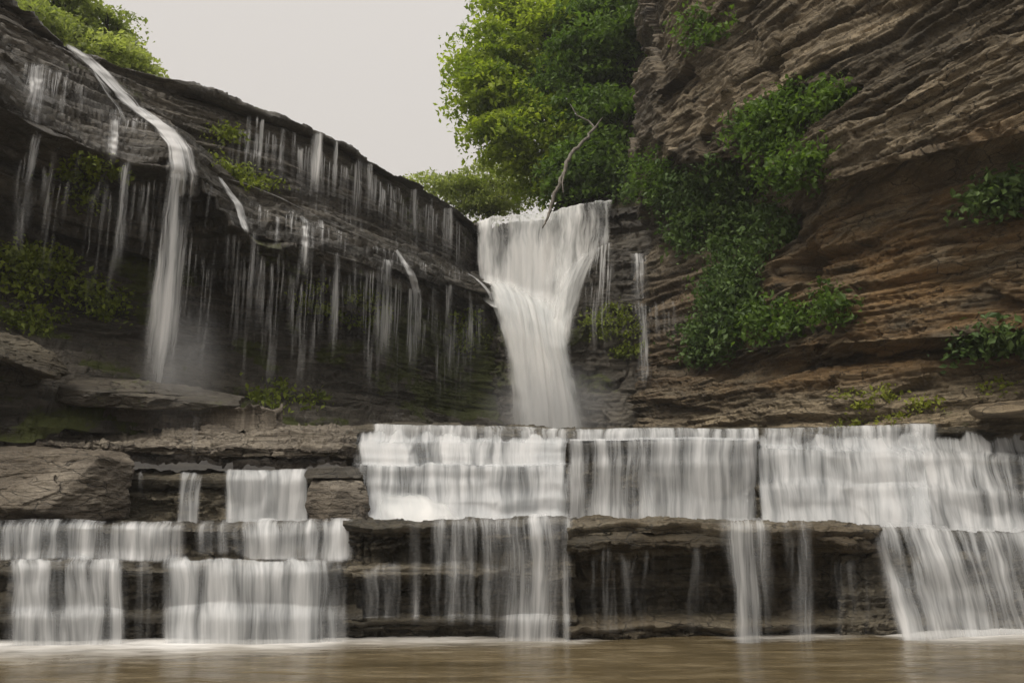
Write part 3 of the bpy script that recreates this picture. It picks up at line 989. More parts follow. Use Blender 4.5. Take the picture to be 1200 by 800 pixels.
# ------------------------------------------------------------------ pool
def pool():
    t = NT('pool water')
    p = t.pos()
    foam = t.attr('foam')
    n1 = t.noise(t.mapping(p, (.5, 1.8, 1)), 1.3, 5, .6, .6)
    n2 = t.noise(t.mapping(p, (1.5, 5, 1), (4, 0, 0)), 1.5, 4, .6, .4)
    bed = t.ramp(t.math('MULTIPLY_ADD', n1, .6, t.math('MULTIPLY', n2, .4)), [(.32, (.045, .034, .016)), (.48, (.092, .070, .037)), (.60, (.145, .115, .068)), (.74, (.25, .21, .15))])
    fm = t.math('ADD', foam, t.math('MULTIPLY', t.math('SUBTRACT', n2, .5), t.mrange(foam, 0, .3, 0, .5)))
    fm = t.mrange(fm, .05, 1.0, 0, .85, True)
    col = t.mix(fm, bed, (.80, .79, .77))
    b = t.n('ShaderNodeBsdfPrincipled')
    t.l(col, b.inputs['Base Color'])
    t.l(t.mrange(fm, 0, 1, .22, .8), b.inputs['Roughness'])
    b.inputs['IOR'].default_value = 1.33
    h = t.math('ADD', t.noise(t.mapping(p, (.9, 3, 1)), 1.2, 3, .5, .5), t.math('MULTIPLY', n2, .25))
    t.l(t.bump(h, .35, .10), b.inputs['Normal'])
    t.l(b.outputs[0], t.out.inputs[0])
    gx = np.concatenate([np.linspace(-40, -8.2, 12), np.linspace(-8, 9, 420), np.linspace(9.2, 40, 12)])
    gy = np.concatenate([np.linspace(-60, 5.8, 25), np.linspace(6, 11.2, 200)])
    X, Y = np.meshgrid(gx, gy, indexing='ij')
    px = 600 + X / 10.0 * 900
    edge = np.interp(X, [(p_ - 600) / 900 * by(p_) for p_ in (-60, 0, 300, 412, 670, 1040, 1260)], [by(p_) for p_ in (-60, 0, 300, 412, 670, 1040, 1260)])
    wid = np.interp(px, [0, 100, 380, 430, 600, 680, 730, 800, 840, 960, 1000, 1030, 1060, 1200], [.75, .7, .6, .35, .45, .25, .02, .02, .25, .22, .04, .4, .55, .6])
    wid = 2.6 * wid * (.7 + .6 * fbm(X * 1.1, Y * .3, X * 0, 3, 111))
    d = edge - Y
    f = np.clip(1 - d / wid, 0, 1) ** 2.0 * .8
    stg = np.interp(px, [0, 150, 400, 430, 560, 670, 700, 720, 820, 850, 950, 1000, 1040, 1200], [.8, .75, .7, .45, .5, .6, .3, .05, .08, .6, .5, .15, .8, .95])
    f = f * stg * (.55 + .9 * fbm(X * 1.6, Y * 1.2, X * 0, 3, 117))
    f = np.clip(f + .22 * (1 - sstep(0, 3.0, d)) * np.interp(px, [0, 400, 700, 1200], [1, .8, .15, .15]), 0, 1)
    Z = .012 * (fbm(X * .8, Y * 1.6, X * 0, 3, 99) - .5)
    o = link('pool', grid_mesh('pool', np.stack([X, Y, Z], -1), t.m, {'foam': f}))
    tag(o, 'brown blurred pool water in front of the lowest ledges', 'water', kind='structure')


pool()


# ------------------------------------------------------------------ falling water
def u_of(loft, px):
    """grid column whose lip stands at this photograph column"""
    row = int(loft.E.shape[1] * .35)
    E = loft.E[:, row]
    d = E - np.array([0, 0, ZC])
    dep = d[:, 1] * CT + d[:, 2] * ST
    return 600 + F * d[:, 0] / dep


def curtain(loft, x0, x1, name, label, dens=.6, v0=None, v1=1.0, off=.05, cat='cascade', group=None, slant=0.0, mat=None,
            soft=.3, seed=0, edge=.2, topdens=None, botdens=None, swell=0.0, parent=None, thick=0.0):
    """a sheet of water that runs over a ledge: it follows the rock's outline, but falls free where the rock draws back"""
    pxs = u_of(loft, None)
    us = np.interp([x0, x1], pxs, np.arange(len(pxs)))
    width = abs(loft.E[int(us[1]), 0, 0] - loft.E[int(us[0]), 0, 0])
    nu = max(8, int((us[1] - us[0]) * 1.3))
    uu = np.linspace(us[0], us[1], nu)
    i = np.clip(uu.astype(int), 0, len(pxs) - 2)
    f = (uu - i)[:, None, None]
    E = loft.E[i] * (1 - f) + loft.E[i + 1] * f
    nv = E.shape[1]
    a, b = int((v0 or 0) * nv), int(v1 * nv)
    E = E[:, a:b].copy()
    Yw = E[..., 1].copy()
    Yw = np.minimum.accumulate(Yw, axis=1)
    E[..., 0] *= Yw / E[..., 1]
    E[..., 1] = Yw
    ds = np.median(np.linalg.norm(np.diff(E, axis=1), axis=-1))
    E = gsmooth(E, int(np.clip(2 * (.05 / ds) ** 2, 2, 90)), 1)
    seg = np.linalg.norm(np.diff(E, axis=1), axis=-1)
    S = np.concatenate([np.zeros((nu, 1)), np.cumsum(seg, 1)], 1)
    Sm = S.mean(0)
    lipz = E[:, 0, 2][:, None]
    drop = np.clip(lipz - E[..., 2], 0, 9)
    n1 = fbm(E[..., 0] * 6 + seed, S * .15, S * 0, 3, 201 + seed)
    E[..., 1] -= off * sstep(0, .05, drop) + .05 * n1 * sstep(0, .1, drop) + swell * np.sqrt(drop) + thick
    E[..., 2] += off * .7 * np.exp(-drop / .06)
    E[..., 0] += slant * drop
    tu = np.linspace(0, 1, nu)[:, None]
    ew = edge / max(width, .2)
    jag = ew * (.5 + 1.6 * vnoise(S * .35, S * 0 + seed, S * 0 + tu * 2, 231 + seed))
    e = np.clip(np.minimum(tu, 1 - tu) / np.maximum(jag, 1e-4), 0, 1)
    tv = Sm / Sm[-1]
    prof = np.interp(tv, [0, .5, 1], [topdens if topdens is not None else dens, dens, botdens if botdens is not None else dens])
    g = .72 + .56 * fbm(E[..., 0] * 1.9, S * .15, S * 0 + seed, 3, 251 + seed)
    Dn = prof[None, :] * g * e
    jt = .16 * vnoise(tu * width * 5, S * 0, S * 0 + seed, 271 + seed)
    Dn = Dn * sstep(jt, jt + .14, S) * (.6 + .4 * sstep(0, .06, drop))
    if v1 < 1:
        Dn = Dn * (1 - .85 * sstep(.88, 1, tv))[None, :]
    Dn = Dn + .22 * (sstep(.80, 1, tv) if v1 >= 1 else 0 * tv)[None, :] * e * prof[None, :]
    sf = np.clip(soft + .5 * tv[None, :] + 0 * Dn, 0, 1)
    uv = np.stack([tu * width + 0 * S + 3.7 * seed, S], -1)
    me = grid_mesh(name, E, mat or M_CURTAIN, {'dens': Dn, 'soft': sf}, uv, flip=loft.flip)
    o = link(name, me, parent)
    if parent is None:
        tag(o, label, cat, group)
    return o


def lipfrac(loft, row):
    return max(0, loft.sv[row] - .01)


# lower tier, left part
G1 = 'water curtains over the lowest ledges'
vA0 = lipfrac(LA, 1) * .75
vA1 = lipfrac(LA, 4)
curtain(LA, -20, 225, 'cascade', 'low upper water curtain left of the dark block, at the left edge', .52, vA0, lipfrac(LA, 5) + .03, seed=1, group=G1)
curtain(LA, 222, 296, 'cascade', 'thin see-through veil over the dark block between the low upper curtains', .36, vA0, lipfrac(LA, 5) + .02, seed=2, group=G1)
curtain(LA, 272, 424, 'cascade', 'low upper water curtain right of the dark block', .52, vA0, lipfrac(LA, 5) + .03, seed=3, group=G1)
curtain(LA, 5, 156, 'cascade', 'lower two-step water curtain left of the bare dark rock', .56, vA1, 1.0, seed=4, group=G1, soft=.4)
curtain(LA, 186, 414, 'cascade', 'broad lower white water curtain with a bulge at its foot', .62, vA1, 1.0, seed=5, group=G1, soft=.4)
curtain(LA, 150, 190, 'cascade', 'faint trickle over the bare dark rock between two lower curtains', .22, vA1, 1.0, seed=6, group=G1)
# lower tier, middle
vM0 = lipfrac(LM, 1) * .8
curtain(LM, 404, 480, 'cascade', 'sparse threads of water in front of the undercut, left of centre', .26, lipfrac(LM, 6), .86, seed=7, group=G1)
curtain(LM, 476, 500, 'cascade', 'narrow bright strand of water falling past the shelf edge', .32, vM0, .88, seed=8, group=G1, edge=.15)
curtain(LM, 498, 585, 'cascade', 'pale veil of water falling over the mid-height shelf', .38, vM0, .9, seed=9, group=G1)
curtain(LM, 566, 668, 'cascade', 'tall white veil of water at the middle, from lip to pool', .50, vM0, 1.0, seed=10, group=G1, edge=.4)
curtain(LM, 655, 674, 'cascade', 'thin bright column of water at the edge of the tall middle veil', .45, vM0, 1.0, seed=11, group=G1, edge=.12)
# lower tier, right
vR0 = lipfrac(LR, 1) * .8
curtain(LR, 836, 905, 'cascade', 'tall white double strand of water in front of the dark hollow', .48, vR0, 1.0, seed=12, group=G1, slant=.05, swell=.03, edge=.25)
curtain(LR, 908, 962, 'cascade', 'narrower white strand of water right of the double strand', .52, vR0, 1.0, seed=13, group=G1, slant=.04, swell=.03, edge=.25)
curtain(LR, 676, 770, 'cascade', 'fine dripping threads under the cap of the dry ledge', .22, lipfrac(LR, 4), .92, seed=14, group=G1)
curtain(LR, 772, 838, 'cascade', 'few faint drips in the hollow left of the double strand', .17, lipfrac(LR, 4), .92, seed=15, group=G1)
curtain(LR, 960, 1025, 'cascade', 'fine drips in the hollow beside the wide sloping curtain', .2, lipfrac(LR, 4), .95, seed=16, group=G1)
vF0 = lipfrac(LF, 1) * .8
curtain(LF, 1008, 1270, 'cascade', 'wide sloping white water curtain at the right edge, reaching the pool', .58, vF0, 1.0, seed=17, group=G1, slant=.24, swell=.10, soft=.45, edge=.25)

# middle tier
G2 = 'water curtains over the upper ledges'
curtain(LBL, 436, 672, 'cascade', 'thin top step of water just below the big waterfall', .52, lipfrac(LBL, 1) * .9, lipfrac(LBL, 4) + .02, seed=20, group=G2)
curtain(LBL, 412, 670, 'cascade', 'second white step of water below the top step', .80, lipfrac(LBL, 2), lipfrac(LBL, 9) + .03, seed=21, group=G2, edge=.2)
curtain(LBL, 412, 672, 'cascade', 'broad bright lowest step spreading into the foaming basin', .70, lipfrac(LBL, 8), 1.0, seed=22, group=G2, edge=.25, soft=.5, botdens=1.0)
curtain(LBM, 660, 900, 'cascade', 'thin top step of water behind the jutting block', .60, lipfrac(LBM, 1) * .9, lipfrac(LBM, 4) + .02, seed=23, group=G2)
curtain(LBM, 664, 770, 'cascade', 'see-through veil over the dark left face of the jutting block', .46, lipfrac(LBM, 3), 1.0, edge=.08, seed=24, group=G2)
curtain(LBM, 745, 889, 'cascade', 'white veil over the right half of the jutting block', .60, lipfrac(LBM, 3), 1.0, seed=25, group=G2, edge=.3, soft=.5)
curtain(LBR, 884, 1100, 'cascade', 'low top step of water below the layered cliff', .58, lipfrac(LBR, 1) * .9, lipfrac(LBR, 4) + .02, seed=26, group=G2)
curtain(LBR, 880, 1080, 'cascade', 'broad white curtain right of the jutting block', .74, lipfrac(LBR, 2), 1.0, seed=27, group=G2, soft=.5, slant=.08, edge=.06)
curtain(LBR, 1030, 1270, 'cascade', 'greyer streaked curtain at the right end of the upper ledge', .60, lipfrac(LBR, 2), 1.0, seed=28, group=G2, soft=.45, slant=.18, edge=.4)
# small falls left of the middle tier
G3 = 'small falls below the pale slab'
curtain(LWL, 162, 186, 'cascade', 'faint thin fall nearest the huge boulder below the slab', .22, lipfrac(LWL, 1), 1.0, seed=31, group=G3, edge=.06)
curtain(LWL, 212, 242, 'cascade', 'narrow fall in the middle of the wall below the slab', .48, lipfrac(LWL, 1), 1.0, seed=32, group=G3, slant=-.08, edge=.06)
curtain(LWL, 262, 364, 'cascade', 'bright wide fall below the slab beside the brown boulder', .66, lipfrac(LWL, 1) * .7, 1.0, seed=33, group=G3, edge=.1, soft=.5)

# ---- the big waterfall ---------------------------------------------------------
WF = bpy.data.objects.new('waterfall', None)
COL.objects.link(WF)
WF.location = (0, 0, 0)
tag(WF, 'big white silky waterfall plunging through the gap between the two cliffs', 'waterfall')


def sheet(name, cols, nu, nv, dens, parent, mat=M_FALL, label=None, seed=0, soft=.5, round_v=10, edge=.1, thick=.08, **kw):
    C = np.array([[at(*p) for p in c] for c in cols])
    L = Loft.__new__(Loft)
    L.setup(C, nu, nv, True, round_v)
    E = L.E
    S = np.concatenate([np.zeros((nu, 1)), np.cumsum(np.linalg.norm(np.diff(E, axis=1), axis=-1), 1)], 1)
    W = np.concatenate([np.zeros((1, nv)), np.cumsum(np.linalg.norm(np.diff(E, axis=0), axis=-1), 0)], 0)
    wm = W[-1].mean()
    tu = np.linspace(0, 1, nu)[:, None] + 0 * S
    tv = np.linspace(0, 1, nv)[None, :] + 0 * S
    n = fbm(tu * wm * 3, S * .25, S * 0 + seed, 3, 600 + seed) + .35 * fbm(tu * wm * 9, S * .3, S * 0 + seed, 2, 640 + seed)
    E = E + L.N * ((n - .6) * thick * 2)[..., None]
    e = sstep(0, 1, np.minimum(tu, 1 - tu) / (edge * (.4 + 1.0 * vnoise(S * .8, tu * 2, S * 0 + seed, 620 + seed) + .5 * vnoise(S * 3, tu * 4, S * 0 + seed, 621 + seed))))
    vedge = kw.get('vedge')
    if vedge:
        e = e * np.clip(tv / vedge, 0, 1)
    if callable(dens):
        d = dens(tu, tv)
    else:
        d = dens + 0 * S
    d = d * e * (.8 + .4 * fbm(tu * 5, tv * 2, S * 0 + seed, 3, 650))
    uv = np.stack([tu * wm + seed, S], -1)
    sf = np.clip(soft + .25 * tv, 0, 1)
    me = grid_mesh(name, E, mat, {'dens': d, 'soft': sf}, uv, flip=L.flip)
    o = link(name, me, parent)
    return o


# left part of the lip, dropping on to the slanting shelf
sheet('upper_drop', [
    [(556, 266, 24.6), (556, 264, 23.5), (556, 271, 23.25), (555, 295, 23.1), (556, 318, 23.0), (558, 335, 22.4), (562, 350, 21.9)],
    [(578, 257, 24.6), (578, 255, 23.4), (577, 263, 23.15), (577, 295, 23.0), (577, 325, 22.8), (580, 345, 22.1), (584, 362, 21.6)],
    [(604, 253, 24.6), (604, 251, 23.4), (602, 260, 23.15), (602, 295, 23.0), (602, 332, 22.8), (604, 356, 22.1), (606, 372, 21.6)],
    [(630, 252, 24.5), (630, 250, 23.3), (628, 260, 23.05), (627, 300, 22.9), (627, 342, 22.7), (627, 366, 22.0), (627, 382, 21.5)],
    [(655, 249, 24.4), (655, 247, 23.1), (653, 258, 22.9), (651, 300, 22.75), (649, 345, 22.5), (648, 374, 21.9), (647, 392, 21.4)],
    [(682, 244, 24.2), (682, 242, 23.0), (680, 254, 22.8), (677, 300, 22.5), (672, 345, 22.2), (668, 374, 21.8), (664, 396, 21.4)],
], 110, 170, lambda u, v: .64 + .17 * np.sin(u * 13 + 1) + .34 * sstep(.2, .8, v), WF, seed=1, soft=.3, edge=.12)
# right part of the lip, higher, dropping to a rounded ledge
sheet('upper_drop', [
    [(636, 252, 24.4), (636, 250, 23.1), (634, 262, 22.85), (633, 290, 22.7), (632, 325, 22.5), (630, 350, 22.0)],
    [(658, 246, 24.3), (658, 244, 22.95), (656, 256, 22.7), (655, 285, 22.55), (653, 320, 22.35), (651, 350, 21.9)],
    [(682, 240, 24.1), (682, 238, 22.75), (681, 250, 22.5), (680, 275, 22.4), (678, 305, 22.15), (675, 335, 21.8)],
    [(704, 237, 23.9), (704, 235, 22.55), (704, 247, 22.35), (704, 268, 22.25), (703, 288, 22.0), (700, 310, 21.75)],
    [(722, 235, 23.7), (722, 233, 22.45), (722, 246, 22.3), (722, 264, 22.2), (721, 282, 22.0), (720, 298, 21.75)],
], 90, 120, lambda u, v: (.58 + .20 * np.sin(u * 15 + 2)) * (1 - .75 * sstep(.75, 1, v)) * (1 - .3 * sstep(.2, .5, v) * u), WF, seed=4, soft=.25, edge=.10)
# water thrown off the rounded ledge, curving down to the throat
sheet('ledge_chute', [
    [(646, 318, 22.5), (643, 340, 22.0), (640, 366, 21.6), (638, 388, 21.25), (638, 410, 21.0)],
    [(672, 300, 22.2), (664, 318, 21.9), (656, 345, 21.6), (651, 378, 21.3), (650, 408, 20.95)],
    [(698, 287, 22.1), (688, 300, 21.8), (675, 328, 21.55), (666, 366, 21.35), (662, 404, 20.95)],
    [(716, 280, 22.05), (708, 290, 21.8), (694, 316, 21.55), (682, 358, 21.4), (674, 400, 21.0)],
    [(724, 280, 22.05), (720, 290, 21.75), (708, 314, 21.5), (694, 352, 21.4), (684, 396, 21.05)],
], 80, 110, lambda u, v: .95 * sstep(-.05, .3, v) * (1 - .45 * u) * (1 - .5 * sstep(.75, 1, v)), WF, seed=6, soft=.5, edge=.42)
# shelf run from the left corner, then the main plunge
sheet('plunge', [
    [(556, 314, 22.5), (565, 338, 21.8), (571, 354, 21.4), (576, 382, 21.2), (584, 420, 21.1), (587, 470, 21.05), (588, 520, 21.0)],
    [(576, 322, 22.4), (588, 342, 21.7), (595, 362, 21.3), (599, 390, 21.1), (603, 425, 21.0), (606, 470, 20.95), (607, 520, 20.9)],
    [(600, 330, 22.3), (614, 352, 21.6), (620, 374, 21.2), (624, 398, 21.0), (628, 430, 20.9), (632, 470, 20.85), (634, 520, 20.8)],
    [(640, 345, 22.0), (642, 366, 21.5), (644, 386, 21.1), (647, 405, 20.9), (652, 435, 20.8), (658, 475, 20.75), (661, 520, 20.7)],
    [(668, 350, 21.8), (663, 374, 21.4), (661, 392, 21.1), (663, 410, 20.9), (670, 440, 20.85), (679, 478, 20.8), (684, 520, 20.75)],
    [(682, 356, 21.8), (675, 380, 21.4), (671, 396, 21.1), (674, 415, 20.95), (683, 445, 20.9), (694, 480, 20.85), (700, 520, 20.8)],
], 120, 160, lambda u, v: (1.10 -   .38 * (1 - u) ** 1.5 * sstep(.25, .8, v) + .06 * np.sin(u * 8)) * sstep(-.05, .22, v), WF, seed=2, soft=.6, edge=.26)
# veil to the right of the plunge
sheet('side_veil', [
    [(690, 300, 21.85), (683, 330, 21.6), (680, 355, 21.5), (678, 385, 21.4), (680, 420, 21.35)],
    [(705, 288, 21.85), (702, 320, 21.6), (700, 345, 21.5), (698, 375, 21.4), (700, 420, 21.35)],
    [(722, 282, 21.85), (722, 320, 21.5), (721, 345, 21.4), (720, 375, 21.4), (721, 415, 21.35)],
], 60, 90, lambda u, v: .34 - .26 * v, WF, seed=3, soft=.1, edge=.2, mat=M_VEIL)


tag(sheet('foam', [[(424, 568, 12.15), (425, 590, 11.75), (426, 612, 11.3)], [(455, 572, 12.1), (457, 590, 11.7), (458, 612, 11.2)],
       [(500, 578, 12.0), (503, 594, 11.6), (505, 612, 11.15)], [(535, 588, 11.9), (540, 600, 11.6), (545, 612, 11.2)], [(560, 596, 11.8), (566, 604, 11.6), (570, 612, 11.3)]],
      60, 60, lambda u, v: 1.15 - .3 * u, None, seed=9, soft=1.0, edge=.45, thick=.03, vedge=.3), 'smooth white foam mound in the basin beside the rounded brown boulder', 'foam')

# ---- trickles on the dark cliff ------------------------------------------------
G4 = 'trickles over the dark cliff'
NTR = [0]


def fall_free(px, py, wpx, py_end, dens, label, name='water_trickle', group=G4, fwd=.07, spread=1.25, soft=.25, enddens=.0):
    """water leaving the rock at a lip and dropping straight down in front of whatever juts out below"""
    h = next((q for q in (hit(px, py + k) for k in (2, 6, 10, 15, 22, 30, 45)) if q), None)
    X0, Y0 = h[0][0], h[0][1]
    path = []
    for k in range(9):
        q = py + (py_end - py) * k / 8
        dy = ray(px, q)[1]
        path.append((600 + X0 * dy / Y0 * F, q, wpx * (1 + (spread - 1) * k / 8)))
    return film(path, name, label, dens, group, 0, fwd, soft=soft, fall=True, enddens=enddens)


def film(path, name, label, dens=.7, group=G4, seed=0, lift=.06, mat=None, cat='trickle', soft=.3, fall=False, enddens=1.0):
    """water sliding over rock along a path of (px, py, width_px)"""
    NTR[0] += 1
    seed = seed or NTR[0]
    path = np.array(path, float)
    n = 14 * (len(path) - 1)
    k = np.linspace(0, len(path) - 1, n)
    pth = np.stack([np.interp(k, np.arange(len(path)), path[:, j]) for j in range(3)], 1)
    pth = gsmooth(pth, 6, 0)
    nu = 14
    rows = []
    for px, py, w in pth:
        r = []
        for q in np.linspace(-.5, .5, nu):
            h = hit(px + q * w, py)
            r.append(h[0] if h else None)
        rows.append(r)
    base = None
    E = np.zeros((nu, n, 3))
    for j in range(n):
        good = [p for p in rows[j] if p is not None]
        ym = np.percentile([p[1] for p in good], 30) if good else base
        base = ym
        for i in range(nu):
            p = rows[j][i]
            y = ym if p is None else float(np.clip(p[1], ym - 1.3, ym + .6))
            E[i, j] = (0, y, 0)
    if fall:
        E[..., 1] = np.minimum.accumulate(E[..., 1], axis=1)
    A = E[..., 1]
    for ax_ in (0, 1):
        for _ in range(2):
            B = np.pad(A, [(1, 1), (0, 0)] if ax_ == 0 else [(0, 0), (1, 1)], mode='edge')
            A = np.minimum(np.minimum(B[:-2], B[1:-1]), B[2:]) if ax_ == 0 else np.minimum(np.minimum(B[:, :-2], B[:, 1:-1]), B[:, 2:])
    E[..., 1] = gsmooth(np.minimum(gsmooth(gsmooth(A, 5, 1), 8, 0), A), 2, 1)
    for j in range(n):
        for i, q in enumerate(np.linspace(-.5, .5, nu)):
            E[i, j] = at(pth[j, 0] + q * pth[j, 2], pth[j, 1], E[i, j, 1] - lift)
    S = np.concatenate([np.zeros((nu, 1)), np.cumsum(np.linalg.norm(np.diff(E, axis=1), axis=-1), 1)], 1)
    tu = np.linspace(-1, 1, nu)[:, None]
    t = S / S[:, -1:]
    wm = np.linalg.norm(E[-1] - E[0], axis=-1)[None, :]
    cen = .5 * (vnoise(S * .5, S * 0 + seed, S * 0, 800 + seed) - .5)
    e = np.clip(1 - np.abs(tu - cen * (1 - tu ** 2)) ** 1.6, 0, 1) ** 1.3
    if fall:
        d = dens * e * sstep(0, .10 if wm.mean() < .6 else .05, t) * (1 - (1 - enddens) * sstep(.45, 1.05, t))
        soft = np.clip(soft + .8 * t, 0, 1)
    else:
        d = dens * e * sstep(0, .06, t) * sstep(1, .94, t)
    uv = np.stack([tu * wm * .5 + seed * 1.3, S], -1)
    o = link(name, grid_mesh(name, E, mat or M_TRICKLE, {'dens': d, 'soft': soft + 0 * d}, uv, flip=True))
    tag(o, label, cat, group)
    return o


FREE = [
    (212, 186, 34, 470, .80, 'tallest white plume dropping off the dark cliff into mist'),
    (150, 184, 16, 330, .55, 'narrow double plume left of the tallest plume'),
    (48, 74, 26, 148, .42, 'broken veil near the top left corner of the dark cliff'),
    (43, 150, 24, 300, .48, 'long thin plume near the left edge, below the broken veil'),
    (66, 165, 10, 290, .35, 'thread of water just right of the long thin plume'),
    (78, 80, 8, 150, .40, 'short thread beside the broken veil at the top'),
    (136, 135, 16, 180, .50, 'short two-strand veil above the narrow double plume'),
    (176, 190, 8, 300, .30, 'faint thread between the double plume and the tallest plume'),
    (248, 205, 6, 330, .28, 'faint thread right of the tallest plume'),
    (300, 268, 10, 400, .36, 'thin plume falling from the middle shelf beside the white chute'),
    (326, 255, 7, 290, .40, 'short bright drip above the mossy rock'),
    (358, 262, 22, 330, .50, 'small fan of water dripping over the stepped rim'),
    (378, 300, 9, 420, .42, 'thin pair of strands below the small fan'),
    (396, 292, 10, 420, .46, 'bright thin strand right of the thin pair'),
    (452, 303, 18, 420, .55, 'white double strand over the mossy wall'),
    (487, 335, 20, 425, .70, 'bright plume below the curving white chute'),
    (530, 330, 14, 440, .50, 'white strand nearest the big waterfall'),
    (418, 300, 8, 370, .35, 'short strand left of the double strand'),
    (552, 332, 8, 420, .36, 'thin strand at the end of the dark cliff rim'),
]
for px, py, w, e_, d_, lab in FREE:
    fall_free(px, py, w * 1.15, e_ + 25, d_ * 1.0, lab, spread=1.6)
# threads on the upper cliff band
UP = [(292, 131, 7, 205, .42, 'thread in the upper band above the grassy tuft'), (301, 134, 5, 200, .42, 'second thread in the upper band above the grassy tuft'),
      (308, 137, 7, 200, .45, 'brighter thread in the upper band above the grassy tuft'), (334, 146, 10, 215, .34, 'faint thread left of the wide pale veil on the upper band'),
      (371, 152, 16, 225, .50, 'wide pale veil on the upper band'), (394, 162, 6, 230, .48, 'fine bright line on the upper band right of the wide veil'),
      (412, 166, 16, 250, .62, 'brightest veil on the upper band, curving over the rim'), (434, 188, 8, 250, .30, 'faint thread right of the brightest veil'),
      (456, 200, 7, 262, .28, 'dim thread in the middle of the upper band'), (486, 218, 10, 280, .36, 'pale thread near the far end of the upper band'),
      (525, 240, 14, 300, .38, 'pale streaks at the far end of the upper band'), (505, 228, 7, 285, .26, 'dim thread before the far end streaks')]
for px, py, w, e_, d_, lab in UP:
    fall_free(px, py, w + 2, e_, min(.7, d_ * 1.3), lab, group='threads of water on the upper cliff band', fwd=.07, enddens=.35)
film([(76, 50, 10), (98, 66, 20), (118, 84, 26), (136, 104, 30), (156, 124, 30), (176, 140, 26), (190, 150, 20)], 'water_trickle', 'white stream sliding down from the top left rim', .85, lift=.10)
film([(160, 124, 12), (178, 138, 20), (197, 153, 30), (211, 172, 38), (215, 200, 42), (214, 235, 42)], 'water_trickle', 'broad white chute feeding the tallest plume', .85, lift=.10)
film([(105, 75, 4), (125, 110, 10), (140, 128, 10), (150, 148, 6)], 'water_trickle', 'thin film running beside the top left stream', .5)
film([(255, 205, 5), (268, 225, 10), (280, 240, 12), (286, 262, 14), (292, 275, 10)], 'water_trickle', 'white chute curving over the middle shelf', .75)
film([(464, 292, 4), (472, 305, 10), (482, 322, 14), (488, 345, 16)], 'water_trickle', 'curving white chute at the stepped rim', .85)
film([(352, 252, 6), (360, 262, 18), (366, 275, 16)], 'water_trickle', 'short film spilling onto the small fan', .6)
film([(545, 318, 8), (560, 326, 8), (574, 342, 10), (586, 375, 10), (594, 400, 8)], 'water_trickle', 'rivulet down the corner of the dark cliff into the big waterfall', .7)
film([(250, 205, 3), (290, 216, 4), (330, 232, 4), (380, 258, 4), (440, 284, 4), (520, 305, 4)], 'water_trickle', 'thin wet line along the foot of the upper band', .35)
def veil(x0, x1, lip, drop, dens, label, group, seed, enddens=.0, mat=None, soft=.1, lift=.07):
    """many hair-thin threads side by side: one wide, mostly clear sheet hung from a ragged rim"""
    nu = max(10, int((x1 - x0) * .9))
    drop = drop * (1.45 if enddens == 0 and drop > 100 else 1.0)
    nv = max(24, int(drop / 4))
    xs = np.linspace(x0, x1, nu)
    r = np.random.default_rng(seed)
    y0 = np.interp(xs, [p[0] for p in lip], [p[1] for p in lip])
    Yd = np.full((nu, nv), np.nan)
    PX, PY = np.zeros((nu, nv)), np.zeros((nu, nv))
    for i in range(nu):
        h0 = next((q for q in (hit(xs[i], y0[i] + k) for k in (1, 4, 8, 14, 20)) if q), None)
        X0, Y0 = (h0[0][0], h0[0][1]) if h0 else (0, np.nan)
        for k in range(nv):
            py = y0[i] + drop * k / (nv - 1)
            px = 600 + X0 * ray(600, py)[1] / Y0 * F if h0 else xs[i]
            h = hit(px, py)
            PX[i, k], PY[i, k] = px, py
            Yd[i, k] = h[0][1] if h else np.nan
    med = np.nanmedian(Yd, axis=1)
    for i in range(nu):
        m = np.isnan(Yd[i])
        Yd[i, m] = med[i] if not np.isnan(med[i]) else np.nanmedian(Yd)
    Yd = np.minimum.accumulate(Yd, axis=1)
    B = np.pad(Yd, [(1, 1), (0, 0)], mode='edge')
    Yd = np.minimum(np.minimum(B[:-2], B[1:-1]), B[2:])
    Yd = gsmooth(gsmooth(Yd, 3, 1), 3, 0) - lift
    E = np.array([[at(PX[i, k], PY[i, k], Yd[i, k]) for k in range(nv)] for i in range(nu)])
    S = np.concatenate([np.zeros((nu, 1)), np.cumsum(np.linalg.norm(np.diff(E, axis=1), axis=-1), 1)], 1)
    U = np.concatenate([[0], np.cumsum(np.linalg.norm(np.diff(E[:, nv // 2], axis=0), axis=-1))])
    tu = np.linspace(0, 1, nu)[:, None]
    tv = np.linspace(0, 1, nv)[None, :]
    ln = .4 + .75 * vnoise(U[:, None] * 3.5, tu * 0, tu * 0, seed + 900)
    st = .25 * vnoise(U[:, None] * 5, tu * 0, tu * 0 + 9, seed + 901)
    e = sstep(0, .15, tu) * sstep(1, .85, tu)
    d = .74 * dens * e * sstep(st, st + .06, tv) * (1 - (1 - enddens) * sstep(ln * .25, ln * 1.15, tv)) * (.5 + fbm(U[:, None] * 1.4, S * .3, S * 0, 3, seed + 902))
    uv = np.stack([U[:, None] + 0 * S + seed, S], -1)
    o = link('water_veil', grid_mesh('water_veil', E, mat or M_VEIL, {'dens': d, 'soft': np.clip(soft + .6 * tv + 0 * d, 0, 1)}, uv, flip=True))
    return tag(o, label, 'water veil', group)


